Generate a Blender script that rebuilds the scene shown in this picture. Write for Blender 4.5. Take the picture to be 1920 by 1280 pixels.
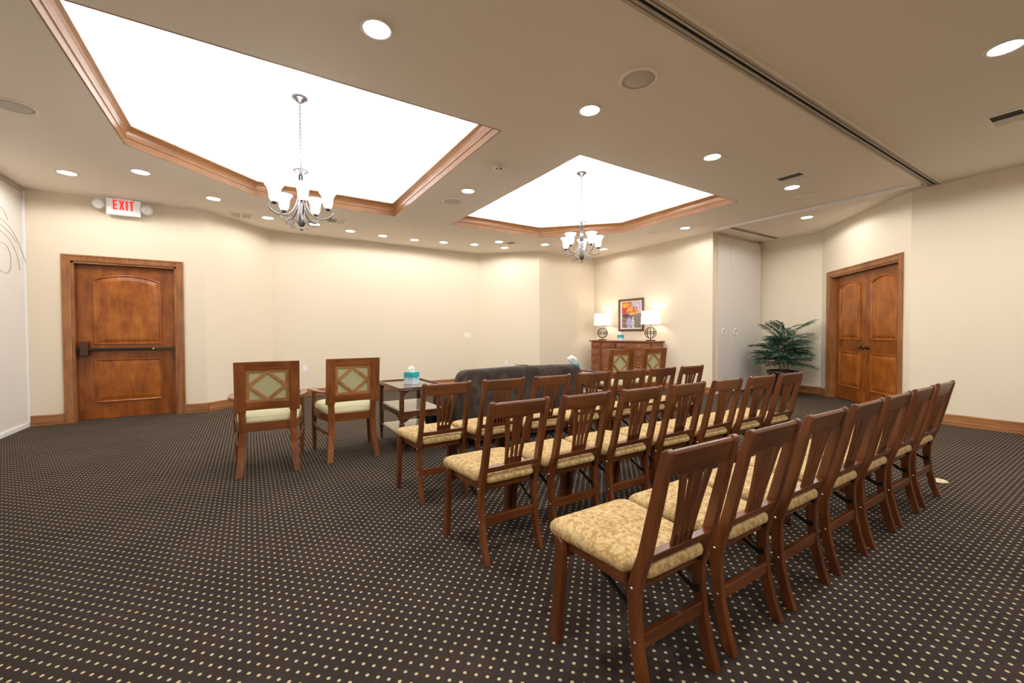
import bpy, bmesh, math, random
from math import sin, cos, pi, radians as R
from mathutils import Vector, Matrix
from mathutils.geometry import tessellate_polygon

for o in list(bpy.data.objects): bpy.data.objects.remove(o)
SC = bpy.context.scene
COL = SC.collection

# ------------------------------------------------------------------ camera
EYE = 1.175
yaw, pitch, roll = R(32.332), R(-1.144), R(-0.25)
fw = Vector((sin(yaw)*cos(pitch), cos(yaw)*cos(pitch), sin(pitch)))
r0 = Vector((cos(yaw), -sin(yaw), 0)); u0 = r0.cross(fw)
rr = r0*cos(roll)+u0*sin(roll); uu = u0*cos(roll)-r0*sin(roll)
cd = bpy.data.cameras.new('camera'); cam = bpy.data.objects.new('camera', cd); COL.objects.link(cam)
cd.sensor_width = 36; cd.sensor_fit = 'HORIZONTAL'; cd.lens = 777.904/1920*36
cd.clip_start = .05; cd.clip_end = 100
cam.matrix_world = Matrix(((rr.x, uu.x, -fw.x, 0), (rr.y, uu.y, -fw.y, 0), (rr.z, uu.z, -fw.z, EYE), (0, 0, 0, 1)))
SC.camera = cam

# ------------------------------------------------------------------ world, exposure, light levels
W = bpy.data.worlds.new('world'); SC.world = W; W.use_nodes = True
W.node_tree.nodes['Background'].inputs[0].default_value = (.9, .93, 1, 1)
W.node_tree.nodes['Background'].inputs[1].default_value = .05
vs = SC.view_settings
vs.view_transform = 'Standard'; vs.look = 'None'; vs.gamma = 1; vs.use_curve_mapping = False
vs.exposure = 0.26
P_DOWN = 66.0       # watts of each recessed downlight
P_COVE = 4.0       # watts per metre of the cove strips
P_BULB = 4.0        # chandelier bulbs
P_LAMP = 22.0        # table lamps
WARM = (1.0, .86, .70); NEUT = (1.0, .975, .935); COOL = (.95, .98, 1.0)

# ------------------------------------------------------------------ room numbers (metres)
C = 3.0487
XL, YD, XB, YB, XD = -2.4187, 7.828, -.5494, 8.7436, 4.605
XC = XB+(YB-YD); XE = XD+1.0266; YE = YB-1.0266
XF, YG, XH, YP, YI = 7.3368, 4.5644, 9.0544, 4.55, 3.4688
XJ, YJ = XH-1.6389, YI-1.6389
YN = -4.0

# ------------------------------------------------------------------ material helpers
def mat(name, col, rough=.5, metal=0, spec=None, coat=0, emit=None, estr=0, trans=0, ior=1.45, alpha=1, sheen=0):
    m = bpy.data.materials.new(name); m.use_nodes = True
    b = m.node_tree.nodes['Principled BSDF']
    b.inputs['Base Color'].default_value = (*col, 1); b.inputs['Roughness'].default_value = rough
    b.inputs['Metallic'].default_value = metal; b.inputs['IOR'].default_value = ior
    if spec is not None: b.inputs['Specular IOR Level'].default_value = spec
    b.inputs['Coat Weight'].default_value = coat; b.inputs['Coat Roughness'].default_value = .32
    b.inputs['Transmission Weight'].default_value = trans; b.inputs['Alpha'].default_value = alpha
    if sheen: b.inputs['Sheen Weight'].default_value = sheen
    if emit: b.inputs['Emission Color'].default_value = (*emit, 1); b.inputs['Emission Strength'].default_value = estr
    return m
def nodes(m): return m.node_tree.nodes, m.node_tree.links, m.node_tree.nodes['Principled BSDF']
def ramp(N, stops):
    n = N.new('ShaderNodeValToRGB'); e = n.color_ramp.elements
    while len(e) < len(stops): e.new(.5)
    for k, (p, c) in enumerate(stops): e[k].position = p; e[k].color = (*c, 1)
    return n
def wood(name, dark, mid, light, rough=.35, scale=(9, 9, .9), blotch=2.2, coat=.25):
    m = mat(name, mid, rough, coat=coat); N, L, b = nodes(m)
    tc = N.new('ShaderNodeTexCoord'); mp = N.new('ShaderNodeMapping'); mp.inputs['Scale'].default_value = scale
    oi = N.new('ShaderNodeObjectInfo'); ad = N.new('ShaderNodeVectorMath'); ad.operation = 'ADD'
    L.new(tc.outputs['Object'], ad.inputs[0]); L.new(oi.outputs['Random'], ad.inputs[1])
    L.new(ad.outputs[0], mp.inputs[0])
    n1 = N.new('ShaderNodeTexNoise'); n1.inputs['Scale'].default_value = 3.5; n1.inputs['Detail'].default_value = 6; n1.inputs['Distortion'].default_value = .6
    L.new(mp.outputs[0], n1.inputs['Vector'])
    n2 = N.new('ShaderNodeTexNoise'); n2.inputs['Scale'].default_value = blotch; n2.inputs['Detail'].default_value = 3
    L.new(ad.outputs[0], n2.inputs['Vector'])
    mx = N.new('ShaderNodeMix'); mx.inputs[0].default_value = .5
    L.new(n1.outputs['Fac'], mx.inputs[2]); L.new(n2.outputs['Fac'], mx.inputs[3])
    rp = ramp(N, [(.36, dark), (.5, mid), (.64, light)])
    L.new(mx.outputs[0], rp.inputs[0]); L.new(rp.outputs[0], b.inputs['Base Color'])
    return m
def paint(name, col, rough=.75, var=.03):
    m = mat(name, col, rough); N, L, b = nodes(m)
    tc = N.new('ShaderNodeTexCoord'); n = N.new('ShaderNodeTexNoise'); n.inputs['Scale'].default_value = 220; n.inputs['Detail'].default_value = 2
    L.new(tc.outputs['Object'], n.inputs['Vector'])
    bp = N.new('ShaderNodeBump'); bp.inputs['Strength'].default_value = .04; bp.inputs['Distance'].default_value = .002
    L.new(n.outputs['Fac'], bp.inputs['Height']); L.new(bp.outputs[0], b.inputs['Normal'])
    return m
def blotchy(name, cols, scale, rough=.9, detail=4, vor=False, sheen=0, bump=0):
    m = mat(name, cols[1], rough, sheen=sheen); N, L, b = nodes(m)
    tc = N.new('ShaderNodeTexCoord')
    n = N.new('ShaderNodeTexNoise'); n.inputs['Scale'].default_value = scale; n.inputs['Detail'].default_value = detail; n.inputs['Distortion'].default_value = .8
    L.new(tc.outputs['Object'], n.inputs['Vector'])
    rp = ramp(N, [(.38, cols[0]), (.5, cols[1]), (.6, cols[2])]); L.new(n.outputs['Fac'], rp.inputs[0])
    L.new(rp.outputs[0], b.inputs['Base Color'])
    if bump:
        bp = N.new('ShaderNodeBump'); bp.inputs['Strength'].default_value = bump; bp.inputs['Distance'].default_value = .003
        L.new(n.outputs['Fac'], bp.inputs['Height']); L.new(bp.outputs[0], b.inputs['Normal'])
    return m

M = {}
M['wall'] = paint('beige wall paint', (.79, .69, .54))
M['ceil'] = paint('ceiling paint', (.92, .825, .71), .7)
M['tray'] = paint('white tray paint', (.92, .92, .92))
M['white_panel'] = paint('off white partition vinyl', (.78, .74, .69), .55)
M['white'] = mat('white plastic', (.85, .84, .82), .4)
M['ivory'] = mat('ivory plastic', (.90, .83, .72), .45)
M['grille'] = mat('speaker grille', (.66, .60, .54), .7)
M['ivory_ring'] = mat('painted ring', (.92, .83, .72), .5)
M['doorwood'] = wood('stained door wood', (.16, .039, .004), (.26, .069, .007), (.35, .105, .014), .30, (4, 4, .8), 4.0)
M['doorfield'] = wood('stained door panel wood', (.20, .046, .003), (.33, .090, .007), (.44, .138, .016), .30, (4, 4, .8), 5.0)
M['casing'] = wood('casing wood', (.22, .078, .022), (.31, .122, .040), (.40, .175, .065), .36, (10, 10, .8), 3)
M['base'] = wood('baseboard wood', (.25, .095, .030), (.35, .145, .050), (.44, .20, .08), .4, (1.0, 1.0, 14), 2)
M['crown'] = wood('crown wood', (.30, .13, .048), (.35, .158, .060), (.40, .19, .076), .28, (1.0, 1.0, 3), 3, .4)
M['chair'] = wood('chair wood', (.082, .021, .0045), (.130, .035, .0072), (.185, .055, .013), .30, (6, 6, .8), 4, .4)
M['chair_h'] = wood('chair rail wood', (.082, .021, .0045), (.130, .035, .0072), (.185, .055, .013), .30, (.8, 6, 6), 4, .4)
M['arm_h'] = wood('armchair rail wood', (.12, .033, .007), (.20, .058, .013), (.28, .092, .024), .28, (.9, 8, 8), 4, .4)
M['arm'] = wood('armchair wood', (.12, .033, .007), (.20, .058, .013), (.28, .092, .024), .28, (8, 8, .9), 4, .4)
M['armlite'] = wood('armchair lattice wood', (.24, .095, .028), (.34, .15, .048), (.42, .20, .075), .35, (3, 3, 9), 4, .3)
M['table'] = wood('dark table wood', (.040, .013, .006), (.075, .026, .011), (.13, .048, .018), .2, (2, 9, 9), 3, .5)
M['dresser'] = wood('cherry dresser wood', (.17, .05, .018), (.26, .085, .030), (.34, .125, .05), .35, (6, 6, 1), 3, .3)
M['gold'] = blotchy('gold damask', [(.40, .235, .085), (.545, .375, .165), (.62, .455, .225)], 48, .85, 4, bump=.2)
M['greenfab'] = blotchy('sage upholstery', [(.40, .385, .20), (.45, .43, .235), (.50, .475, .27)], 160, .9, 4)
M['creamfab'] = blotchy('pale green seat fabric', [(.70, .67, .40), (.74, .71, .445), (.78, .75, .49)], 120, .9, 3)
M['velvet'] = blotchy('charcoal brown velvet', [(.031, .020, .014), (.047, .032, .0235), (.070, .051, .039)], 7, .85, 5, sheen=.0)
M['nickel'] = mat('brushed nickel', (.24, .225, .235), .36, 1)
M['bronze'] = mat('dark bronze', (.10, .060, .040), .35, .8)
M['brass'] = mat('antique copper', (.62, .32, .17), .3, 1)
M['black'] = mat('black metal', (.012, .011, .011), .35, .3)
M['iron'] = mat('dark iron', (.045, .032, .026), .4, .7)
M['bolt'] = mat('steel bolt', (.75, .73, .70), .25, 1)
M['track'] = mat('track aluminium', (.52, .45, .37), .5, .1)
M['tracklite'] = mat('track trim', (.86, .78, .68), .5)
M['striplite'] = mat('pale strip', (.93, .90, .86), .5)
M['slot'] = mat('track slot', (.012, .010, .007), .8)
M['frost'] = mat('lit frosted glass', (.95, .95, .93), .5, emit=(1, .985, .96), estr=7.0)
M['disc'] = mat('downlight lens', (1, 1, 1), .5, emit=(1, .97, .93), estr=14)
M['ringw'] = mat('downlight ring', (.82, .79, .74), .45)
M['led'] = mat('cove strip', (1, 1, 1), .5, emit=COOL, estr=2)
M['shade'] = mat('white linen shade', (.90, .88, .83), .8, emit=(1, .93, .80), estr=.8)
M['crystal'] = mat('clear acrylic', (.95, .95, .95), .05, trans=.9)
M['red'] = mat('exit red', (.75, .02, .02), .5, emit=(1, .04, .03), estr=.55)
M['signface'] = mat('exit sign face', (.88, .88, .88), .4, emit=(1, 1, 1), estr=.12)
M['lens'] = mat('emergency lamp lens', (.95, .96, .97), .2)
M['pot'] = mat('brown glazed pot', (.035, .018, .013), .18, coat=.5)
M['soil'] = mat('soil', (.03, .02, .014), .9)
M['leaf'] = blotchy('palm leaf', [(.020, .065, .038), (.042, .115, .068), (.085, .19, .12)], 9, .42, 2)
M['cane'] = mat('palm cane', (.13, .10, .045), .6)
M['tissue'] = mat('tissue paper', (.92, .92, .92), .9)
M['mat_board'] = mat('mat board', (.82, .76, .68), .8)
M['frame'] = wood('picture frame', (.07, .03, .015), (.11, .05, .028), (.17, .08, .045), .3, (5, 5, 5))
M['plate'] = mat('floor plate', (.70, .58, .38), .5)
M['liner'] = mat('bin liner', (.55, .56, .58), .25)
M['glass'] = mat('tempered glass', (.92, .95, .93), .03, trans=.0, spec=.9, coat=.6)
M['shelfpane'] = mat('pale glass shelf', (.52, .45, .33), .08, coat=.8)
M['topinsert'] = mat('polished brown inlay', (.15, .085, .05), .12, coat=.3)
M['wire'] = mat('black wire', (.16, .14, .11), .5)

# carpet: dark brown pile with small cream dots on a centred square lattice (0.0575 m)
def carpet():
    m = mat('dotted carpet', (.03, .024, .02), .95, spec=.1); N, L, b = nodes(m)
    tc = N.new('ShaderNodeTexCoord'); A = .0575
    def dots(ox, oy):
        s = N.new('ShaderNodeVectorMath'); s.operation = 'SUBTRACT'; s.inputs[1].default_value = (ox, oy, 0)
        L.new(tc.outputs['Object'], s.inputs[0])
        mo = N.new('ShaderNodeVectorMath'); mo.operation = 'WRAP'; mo.inputs[1].default_value = (A/2, A/2, 1); mo.inputs[2].default_value = (-A/2, -A/2, -1)
        L.new(s.outputs[0], mo.inputs[0])
        ab = N.new('ShaderNodeVectorMath'); ab.operation = 'ABSOLUTE'; L.new(mo.outputs[0], ab.inputs[0])
        sp = N.new('ShaderNodeSeparateXYZ'); L.new(ab.outputs[0], sp.inputs[0])
        # rounded square: |x|^1.6+|y|^1.6 < r^1.6
        out = []
        for k in ('X', 'Y'):
            p = N.new('ShaderNodeMath'); p.operation = 'POWER'; L.new(sp.outputs[k], p.inputs[0]); p.inputs[1].default_value = 1.7; out.append(p)
        a = N.new('ShaderNodeMath'); a.operation = 'ADD'; L.new(out[0].outputs[0], a.inputs[0]); L.new(out[1].outputs[0], a.inputs[1])
        c = N.new('ShaderNodeMapRange'); L.new(a.outputs[0], c.inputs[0])
        c.inputs[1].default_value = (.0067)**1.7*1.15; c.inputs[2].default_value = (.0067)**1.7*.75; c.inputs[3].default_value = 0; c.inputs[4].default_value = 1
        return c
    d1 = dots(-.018, 1.688); d2 = dots(-.018+A/2, 1.688+A/2)
    mx = N.new('ShaderNodeMath'); mx.operation = 'MAXIMUM'; L.new(d1.outputs[0], mx.inputs[0]); L.new(d2.outputs[0], mx.inputs[1])
    nz = N.new('ShaderNodeTexNoise'); nz.inputs['Scale'].default_value = 260; nz.inputs['Detail'].default_value = 3; L.new(tc.outputs['Object'], nz.inputs['Vector'])
    nb = N.new('ShaderNodeTexNoise'); nb.inputs['Scale'].default_value = 2.4; nb.inputs['Detail'].default_value = 3; L.new(tc.outputs['Object'], nb.inputs['Vector'])
    av = N.new('ShaderNodeMath'); av.operation = 'MULTIPLY_ADD'; L.new(nb.outputs['Fac'], av.inputs[0]); av.inputs[1].default_value = .45; L.new(nz.outputs['Fac'], av.inputs[2])
    rp = ramp(N, [(.40, (.023, .0155, .0130)), (.72, (.041, .0295, .0255)), (1.0, (.064, .047, .040))]); L.new(av.outputs[0], rp.inputs[0])
    mc = N.new('ShaderNodeMix'); mc.data_type = 'RGBA'; L.new(mx.outputs[0], mc.inputs[0]); L.new(rp.outputs[0], mc.inputs[6]); mc.inputs[7].default_value = (.53, .435, .26, 1)
    L.new(mc.outputs[2], b.inputs['Base Color'])
    bp = N.new('ShaderNodeBump'); bp.inputs['Strength'].default_value = .35; bp.inputs['Distance'].default_value = .004
    L.new(nz.outputs['Fac'], bp.inputs['Height']); L.new(bp.outputs[0], b.inputs['Normal'])
    return m
M['carpet'] = carpet()
def teal():
    m = mat('tissue box print', (.1, .5, .6), .4); N, L, b = nodes(m)
    tc = N.new('ShaderNodeTexCoord'); sp = N.new('ShaderNodeSeparateXYZ'); L.new(tc.outputs['Object'], sp.inputs[0])
    nz = N.new('ShaderNodeTexNoise'); nz.inputs['Scale'].default_value = 22; nz.inputs['Detail'].default_value = 4; L.new(tc.outputs['Object'], nz.inputs['Vector'])
    a = N.new('ShaderNodeMath'); a.operation = 'MULTIPLY_ADD'; L.new(nz.outputs['Fac'], a.inputs[0]); a.inputs[1].default_value = .09; L.new(sp.outputs['Z'], a.inputs[2])
    rp = ramp(N, [(.055, (.72, .78, .88)), (.10, (.45, .68, .80)), (.125, (.02, .32, .40)), (.15, (.03, .42, .46))]); L.new(a.outputs[0], rp.inputs[0])
    L.new(rp.outputs[0], b.inputs['Base Color']); return m
M['teal'] = teal()

# ------------------------------------------------------------------ mesh helpers
class MB:
    def __init__(s): s.v = []; s.f = []
    def add(s, vs, fs):
        k = len(s.v); s.v += [tuple(p) for p in vs]; s.f += [tuple(i+k for i in f) for f in fs]; return s
    def box(s, x0, x1, y0, y1, z0, z1):
        return s.add([(x0,y0,z0),(x1,y0,z0),(x1,y1,z0),(x0,y1,z0),(x0,y0,z1),(x1,y0,z1),(x1,y1,z1),(x0,y1,z1)],
                     [(0,3,2,1),(4,5,6,7),(0,1,5,4),(1,2,6,5),(2,3,7,6),(3,0,4,7)])
    def prism(s, poly, axis, a, b):
        n = len(poly)
        def P(p, t): return {'x': (t, p[0], p[1]), 'y': (p[0], t, p[1]), 'z': (p[0], p[1], t)}[axis]
        area = sum(poly[i][0]*poly[(i+1) % n][1]-poly[(i+1) % n][0]*poly[i][1] for i in range(n))
        flip = (area > 0) ^ (axis == 'y')
        vs = [P(p, a) for p in poly]+[P(p, b) for p in poly]
        fs = [tuple(range(n)), tuple(range(2*n-1, n-1, -1))]+[(i, i+n, (i+1) % n+n, (i+1) % n) for i in range(n)]
        if flip: fs = [tuple(reversed(f)) for f in fs]
        return s.add(vs, fs)
    def tube(s, pts, r, n=8, closed=False, cap=True):
        pts = [Vector(p) for p in pts]; m = len(pts); rs = r if isinstance(r, (list, tuple)) else [r]*m
        vs = []; ref = None
        for i, p in enumerate(pts):
            if closed: t = (pts[(i+1) % m]-pts[i-1])
            else: t = pts[min(i+1, m-1)]-pts[max(i-1, 0)]
            t.normalize()
            if ref is None: ref = Vector((0, 0, 1)) if abs(t.z) < .9 else Vector((1, 0, 0))
            a = (ref-t*ref.dot(t)); a.normalize(); ref = a; b = t.cross(a)
            for k in range(n): vs.append(p+(a*cos(2*pi*k/n)+b*sin(2*pi*k/n))*rs[i])
        fs = []
        for i in range(m if closed else m-1):
            j = (i+1) % m
            for k in range(n): fs.append((i*n+k, i*n+(k+1) % n, j*n+(k+1) % n, j*n+k))
        if cap and not closed: fs += [tuple(range(n-1, -1, -1)), tuple(range((m-1)*n, m*n))]
        return s.add(vs, fs)
    def lathe(s, prof, n=24, c=(0, 0, 0), caps=True):
        vs = []; fs = []; m = len(prof)
        for r, z in prof:
            for k in range(n): vs.append((c[0]+r*cos(2*pi*k/n), c[1]+r*sin(2*pi*k/n), c[2]+z))
        for i in range(m-1):
            for k in range(n): fs.append((i*n+k, i*n+(k+1) % n, (i+1)*n+(k+1) % n, (i+1)*n+k))
        if caps:
            if prof[0][0] > 1e-6: fs.append(tuple(range(n-1, -1, -1)))
            if prof[-1][0] > 1e-6: fs.append(tuple(range((m-1)*n, m*n)))
        return s.add(vs, fs)
    def loft(s, rings, cap=True):
        n = len(rings[0]); vs = [p for r in rings for p in r]; fs = []
        for i in range(len(rings)-1):
            for k in range(n): fs.append((i*n+k, i*n+(k+1) % n, (i+1)*n+(k+1) % n, (i+1)*n+k))
        if cap: fs += [tuple(range(n-1, -1, -1)), tuple(range((len(rings)-1)*n, len(rings)*n))]
        return s.add(vs, fs)
    def xf(s, mtx):
        s.v = [tuple(mtx @ Vector(p)) for p in s.v]; return s
    def mesh(s, name, m, smooth=False):
        me = bpy.data.meshes.new(name); me.from_pydata(s.v, [], s.f)
        bm = bmesh.new(); bm.from_mesh(me); bmesh.ops.recalc_face_normals(bm, faces=bm.faces); bm.to_mesh(me); bm.free()
        me.materials.append(m)
        if smooth:
            me.polygons.foreach_set('use_smooth', [True]*len(me.polygons)); me.update()
        return me
    def build(s, name, m, parent=None, smooth=False, bevel=0, loc=None, seg=2, kind=None):
        o = bpy.data.objects.new(name, s.mesh(name, m, smooth)); COL.objects.link(o)
        if parent: o.parent = parent
        if loc: o.location = loc
        if bevel:
            b = o.modifiers.new('bevel', 'BEVEL'); b.width = bevel; b.segments = seg; b.limit_method = 'ANGLE'; b.angle_limit = R(35)
        if smooth == 'auto' : pass
        if kind: o['kind'] = kind
        return o
def empty(name, loc=(0, 0, 0), rz=0):
    o = bpy.data.objects.new(name, None); COL.objects.link(o); o.location = loc; o.rotation_euler = (0, 0, rz); o.empty_display_size = .1
    return o
def tag(o, label, cat, group=None, kind=None):
    o['label'] = label; o['category'] = cat
    if group: o['group'] = group
    if kind: o['kind'] = kind
    return o
def struct(o, label, cat): return tag(o, label, cat, kind='structure')
def dup(o, parent=None):
    c = o.copy(); COL.objects.link(c); c.parent = parent
    for ch in list(o.children): dup(ch, c)
    return c
def rpoly(pts, r, n=5):
    """rounded polygon (counter-clockwise corner list, r scalar or list)"""
    out = []; m = len(pts); rs = r if isinstance(r, (list, tuple)) else [r]*m
    for i, p in enumerate(pts):
        p = Vector(p); a = (Vector(pts[i-1])-p); b = (Vector(pts[(i+1) % m])-p)
        la, lb = a.length, b.length; a.normalize(); b.normalize()
        rad = rs[i]
        if rad <= 0: out.append(tuple(p)); continue
        half = a.angle(b)/2; d = min(rad/math.tan(half), la*.49, lb*.49)
        p0 = p+a*d; p1 = p+b*d
        for k in range(n+1):
            t = k/n; q = p0*(1-t)**2+p*2*t*(1-t)+p1*t*t; out.append(tuple(q))
    return out
def cushion(outline, z0, z1, edge=.02, dome=.012, inset0=.0):
    c = Vector((sum(p[0] for p in outline)/len(outline), sum(p[1] for p in outline)/len(outline)))
    def ring(d, z):
        o = []
        for p in outline:
            v = Vector(p)-c; l = v.length; v *= max(0, (l-d))/l; o.append((c.x+v.x, c.y+v.y, z))
        return o
    h = z1-z0
    rings = [ring(edge*.6, z0), ring(edge*.1, z0+h*.18), ring(0, z0+h*.42), ring(edge*.12, z0+h*.66), ring(edge*.55, z0+h*.86), ring(edge*1.3, z0+h)]
    for k, q in enumerate((.12, .3, .55, .8)): 
        lmax = .2
        rings.append(ring(edge*1.3+q*lmax*.7, z1+dome*(1-(1-q)**2)))
    return MB().loft(rings)
def light(name, typ, loc, power, col, parent=None, **kw):
    l = bpy.data.lights.new(name, typ); l.energy = power; l.color = col
    for k, v in kw.items(): setattr(l, k, v)
    o = bpy.data.objects.new(name, l); COL.objects.link(o); o.location = loc
    if parent: o.parent = parent
    return o
def bar(mb, p, q, w, h, up=(0, 0, 1)):
    """rectangular bar from p to q, w across, h along up"""
    p = Vector(p); q = Vector(q); t = (q-p).normalized(); u = Vector(up); s = t.cross(u).normalized(); u = s.cross(t)
    vs = []
    for e in (p, q):
        for a, b in ((-1, -1), (1, -1), (1, 1), (-1, 1)): vs.append(e+s*a*w/2+u*b*h/2)
    return mb.add(vs, [(0, 3, 2, 1), (4, 5, 6, 7), (0, 1, 5, 4), (1, 2, 6, 5), (2, 3, 7, 6), (3, 0, 4, 7)])

# ================================================================== SETTING
X0, X1, Y1 = XL-.1, XH+.1, YB+.1
fl = MB().box(X0, X1, YN, Y1, -.1, 0).build('floor', M['carpet']); struct(fl, 'dark brown carpet with small cream dots across the whole room', 'floor')

# ceiling with the two tray openings
T1 = [(-1.014, 3.322), (1.997, 3.322), (1.997, 6.631), (.099, 6.631), (-1.014, 5.518)]
T2 = [(2.955, 3.322), (5.958, 3.322), (5.958, 5.505), (4.835, 6.631), (2.955, 6.631)]
outer = [(X0, YN), (X1, YN), (X1, Y1), (X0, Y1)]
polys = [[Vector((x, y, 0)) for x, y in p] for p in (outer, T1[::-1], T2[::-1])]
flat = [v for p in polys for v in p]
ce = MB().add([(v.x, v.y, C) for v in flat], [tuple(t) for t in tessellate_polygon(polys)])
# edge lips of the openings
for T in (T1, T2):
    n = len(T)
    for i in range(n):
        a, b = T[i], T[(i+1) % n]
        ce.add([(*a, C), (*b, C), (*b, C+.02), (*a, C+.02)], [(0, 1, 2, 3)])
ceo = ce.build('ceiling', M['ceil']); struct(ceo, 'flat beige ceiling with two recessed light trays', 'ceiling')

def inset(T, d):
    """move every edge of a ccw polygon inwards by d"""
    n = len(T); out = []
    for i in range(n):
        p0, p1, p2 = Vector(T[i-1]), Vector(T[i]), Vector(T[(i+1) % n])
        e1 = (p1-p0).normalized(); e2 = (p2-p1).normalized(); n1 = Vector((-e1.y, e1.x)); n2 = Vector((-e2.y, e2.x))
        k = 1+n1.dot(n2); out.append(tuple(p1+(n1+n2)*d/k))
    return out
CROWN = [(0, C-.001), (.012, C-.001), (.014, C+.066), (.022, C+.070), (.022, C+.082), (.016, C+.088), (.018, C+.105), (.027, C+.130), (.042, C+.152), (.058, C+.166), (.064, C+.170), (.064, C+.184), (.050, C+.186), (.0, C+.10)]
def tray(T, idx, where):
    Tw = inset(T, -.14); ZT = 3.69
    mb = MB(); n = len(T)
    for i in range(n):
        a, b, c, d = T[i], T[(i+1) % n], Tw[(i+1) % n], Tw[i]
        mb.add([(*a, C+.10), (*b, C+.10), (*c, C+.10), (*d, C+.10)], [(0, 1, 2, 3)])      # ledge
        mb.add([(*d, C+.10), (*c, C+.10), (*c, ZT), (*d, ZT)], [(0, 1, 2, 3)])
    mb.add([(*p, ZT) for p in Tw], [tuple(range(n))])
    mb.build('tray_recess', M['tray'], ceo)
    tr = empty(f'trim_{idx}', (0, 0, 0)); struct(tr, f'brown wooden crown moulding lining the {where}', 'moulding')
    rings = [[(*p, z) for p in inset(T, d)] for d, z in CROWN]
    for i in range(n):
        j = (i+1) % n
        m = MB(); k = len(CROWN)
        m.add([r[i] for r in rings]+[r[j] for r in rings], [(q, (q+1) % k, (q+1) % k+k, q+k) for q in range(k)]+[tuple(range(k)), tuple(range(2*k-1, k-1, -1))])
        m.build('crown_molding', M['crown'], tr)
        # cove strip hidden on the ledge, shining up and inwards
        a = Vector(inset(T, -.07)[i]); b = Vector(inset(T, -.07)[j]); mid = (a+b)/2; L_ = (b-a).length
        e = (b-a).normalized(); nin = Vector((-e.y, e.x))
        s = MB(); bar(s, (a.x+e.x*.05, a.y+e.y*.05, C+.112), (b.x-e.x*.05, b.y-e.y*.05, C+.112), .02, .02); s.build('led_strip', M['led'], tr)
        lo = light('cove_light', 'AREA', (mid.x, mid.y, C+.135), P_COVE*L_, COOL, tr, shape='RECTANGLE', size=L_*.92, size_y=.05)
        dirv = Vector((nin.x*.45, nin.y*.45, 1)).normalized()
        zx = -dirv; xx = Vector((e.x, e.y, 0)); yy = zx.cross(xx)
        zx = -dirv
        # light shines along local -Z
        zl = -dirv; xl_ = xx; yl = zl.cross(xl_)
        lo.rotation_mode = 'QUATERNION'
        lo.rotation_quaternion = Matrix((xl_, yl, zl)).transposed().to_quaternion()
tray(T1, 1, 'left ceiling tray'); tray(T2, 2, 'right ceiling tray')

def wall(name, a, b, label, m='wall', t=.1, z1=C+.0, holes=None):
    """wall from a to b whose room side is on the left of a->b ; thickness goes to the right"""
    a = Vector(a); b = Vector(b); L_ = (b-a).length; e = (b-a).normalized()
    o = empty_wall = None
    mb = MB()
    if not holes: mb.box(0, L_, -t, 0, 0, z1)
    else:
        x0, x1, h = holes
        mb.box(0, x0, -t, 0, 0, z1).box(x1, L_, -t, 0, 0, z1).box(x0, x1, -t, 0, h, z1)
    w = mb.build(name, M[m]); w.location = (a.x, a.y, 0); w.rotation_euler = (0, 0, math.atan2(e.y, e.x))
    struct(w, label, 'wall'); return w
# room side on the left of a->b : go clockwise seen from above reversed -> interior left means counter-clockwise
D1L, D1R, DH = -2.0, -.90, 2.165     # single door rough opening
w_left = wall('wall_left', (XL, YD), (XL, YN), 'off white movable partition wall at the far left', 'white_panel')
w_entry = wall('wall_entry', (XB, YD), (XL, YD), 'beige wall holding the single door under the exit sign', holes=(XB-D1R, XB-D1L, DH))
w_bdl = wall('wall_back_left', (XC, YB), (XB, YD), 'short angled beige wall right of the single door')
w_back = wall('wall_back', (XD, YB), (XC, YB), 'long beige back wall behind the armchairs')
w_bdr = wall('wall_back_right', (XE, YE), (XD, YB), 'short angled beige wall at the right end of the back wall')
w_bn = wall('wall_back_corner', (XF, YE), (XE, YE), 'narrow beige wall left of the cherry sideboard')
w_side = wall('wall_side', (XF, YG), (XF, YE), 'beige side wall behind the cherry sideboard', t=.14)
w_pk = wall('wall_pocket', (XH, YP+.06), (XF+.14, YP+.06), 'beige wall behind the stacked partition panels')
w_alc = wall('wall_alcove', (XH, YI), (XH, YP+.1), 'beige alcove wall behind the potted palm')
S2 = 2**.5
A2, B2 = .30, 2.10                      # double door opening, distance along the diagonal from the alcove corner
w_diag = wall('wall_door_diagonal', (XJ, YJ), (XH, YI), 'angled beige wall holding the double doors', holes=(1.6389*S2-B2, 1.6389*S2-A2, DH))
w_right = wall('wall_right', (XJ, YN), (XJ, YJ), 'beige wall at the right edge of the room')
w_rear = wall('wall_rear', (XL, YN), (XJ, YN), 'beige wall behind the viewer')

# baseboards with a moulded profile, room side as for wall()
BP = [(0, 0), (.016, 0), (.016, .035), (.019, .04), (.019, .046), (.014, .05), (.013, .112), (.017, .116), (.017, .124), (.009, .132), (.003, .136), (0, .136)]
def baseboard(name, a, b, label, parts):
    a = Vector(a); b = Vector(b); e = (b-a).normalized()
    mb = MB()
    for s0, s1 in parts: mb.prism(BP, 'x', s0, s1)
    o = mb.build(name, M['base']); o.location = (a.x, a.y, 0); o.rotation_euler = (0, 0, math.atan2(e.y, e.x)); struct(o, label, 'baseboard')
baseboard('baseboard_entry', (XB, YD), (XL, YD), 'wooden baseboard either side of the single door', [(0, XB-D1R-.09), (XB-D1L+.09, XB-XL)])
baseboard('baseboard_back_left', (XC, YB), (XB, YD), 'wooden baseboard along the short angled wall near the single door', [(0, (XC-XB)*S2)])
baseboard('baseboard_back', (XD, YB), (XC, YB), 'wooden baseboard along the long back wall', [(0, XD-XC)])
baseboard('baseboard_back_right', (XE, YE), (XD, YB), 'wooden baseboard along the angled wall at the right end of the back wall', [(0, (XE-XD)*S2)])
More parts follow.
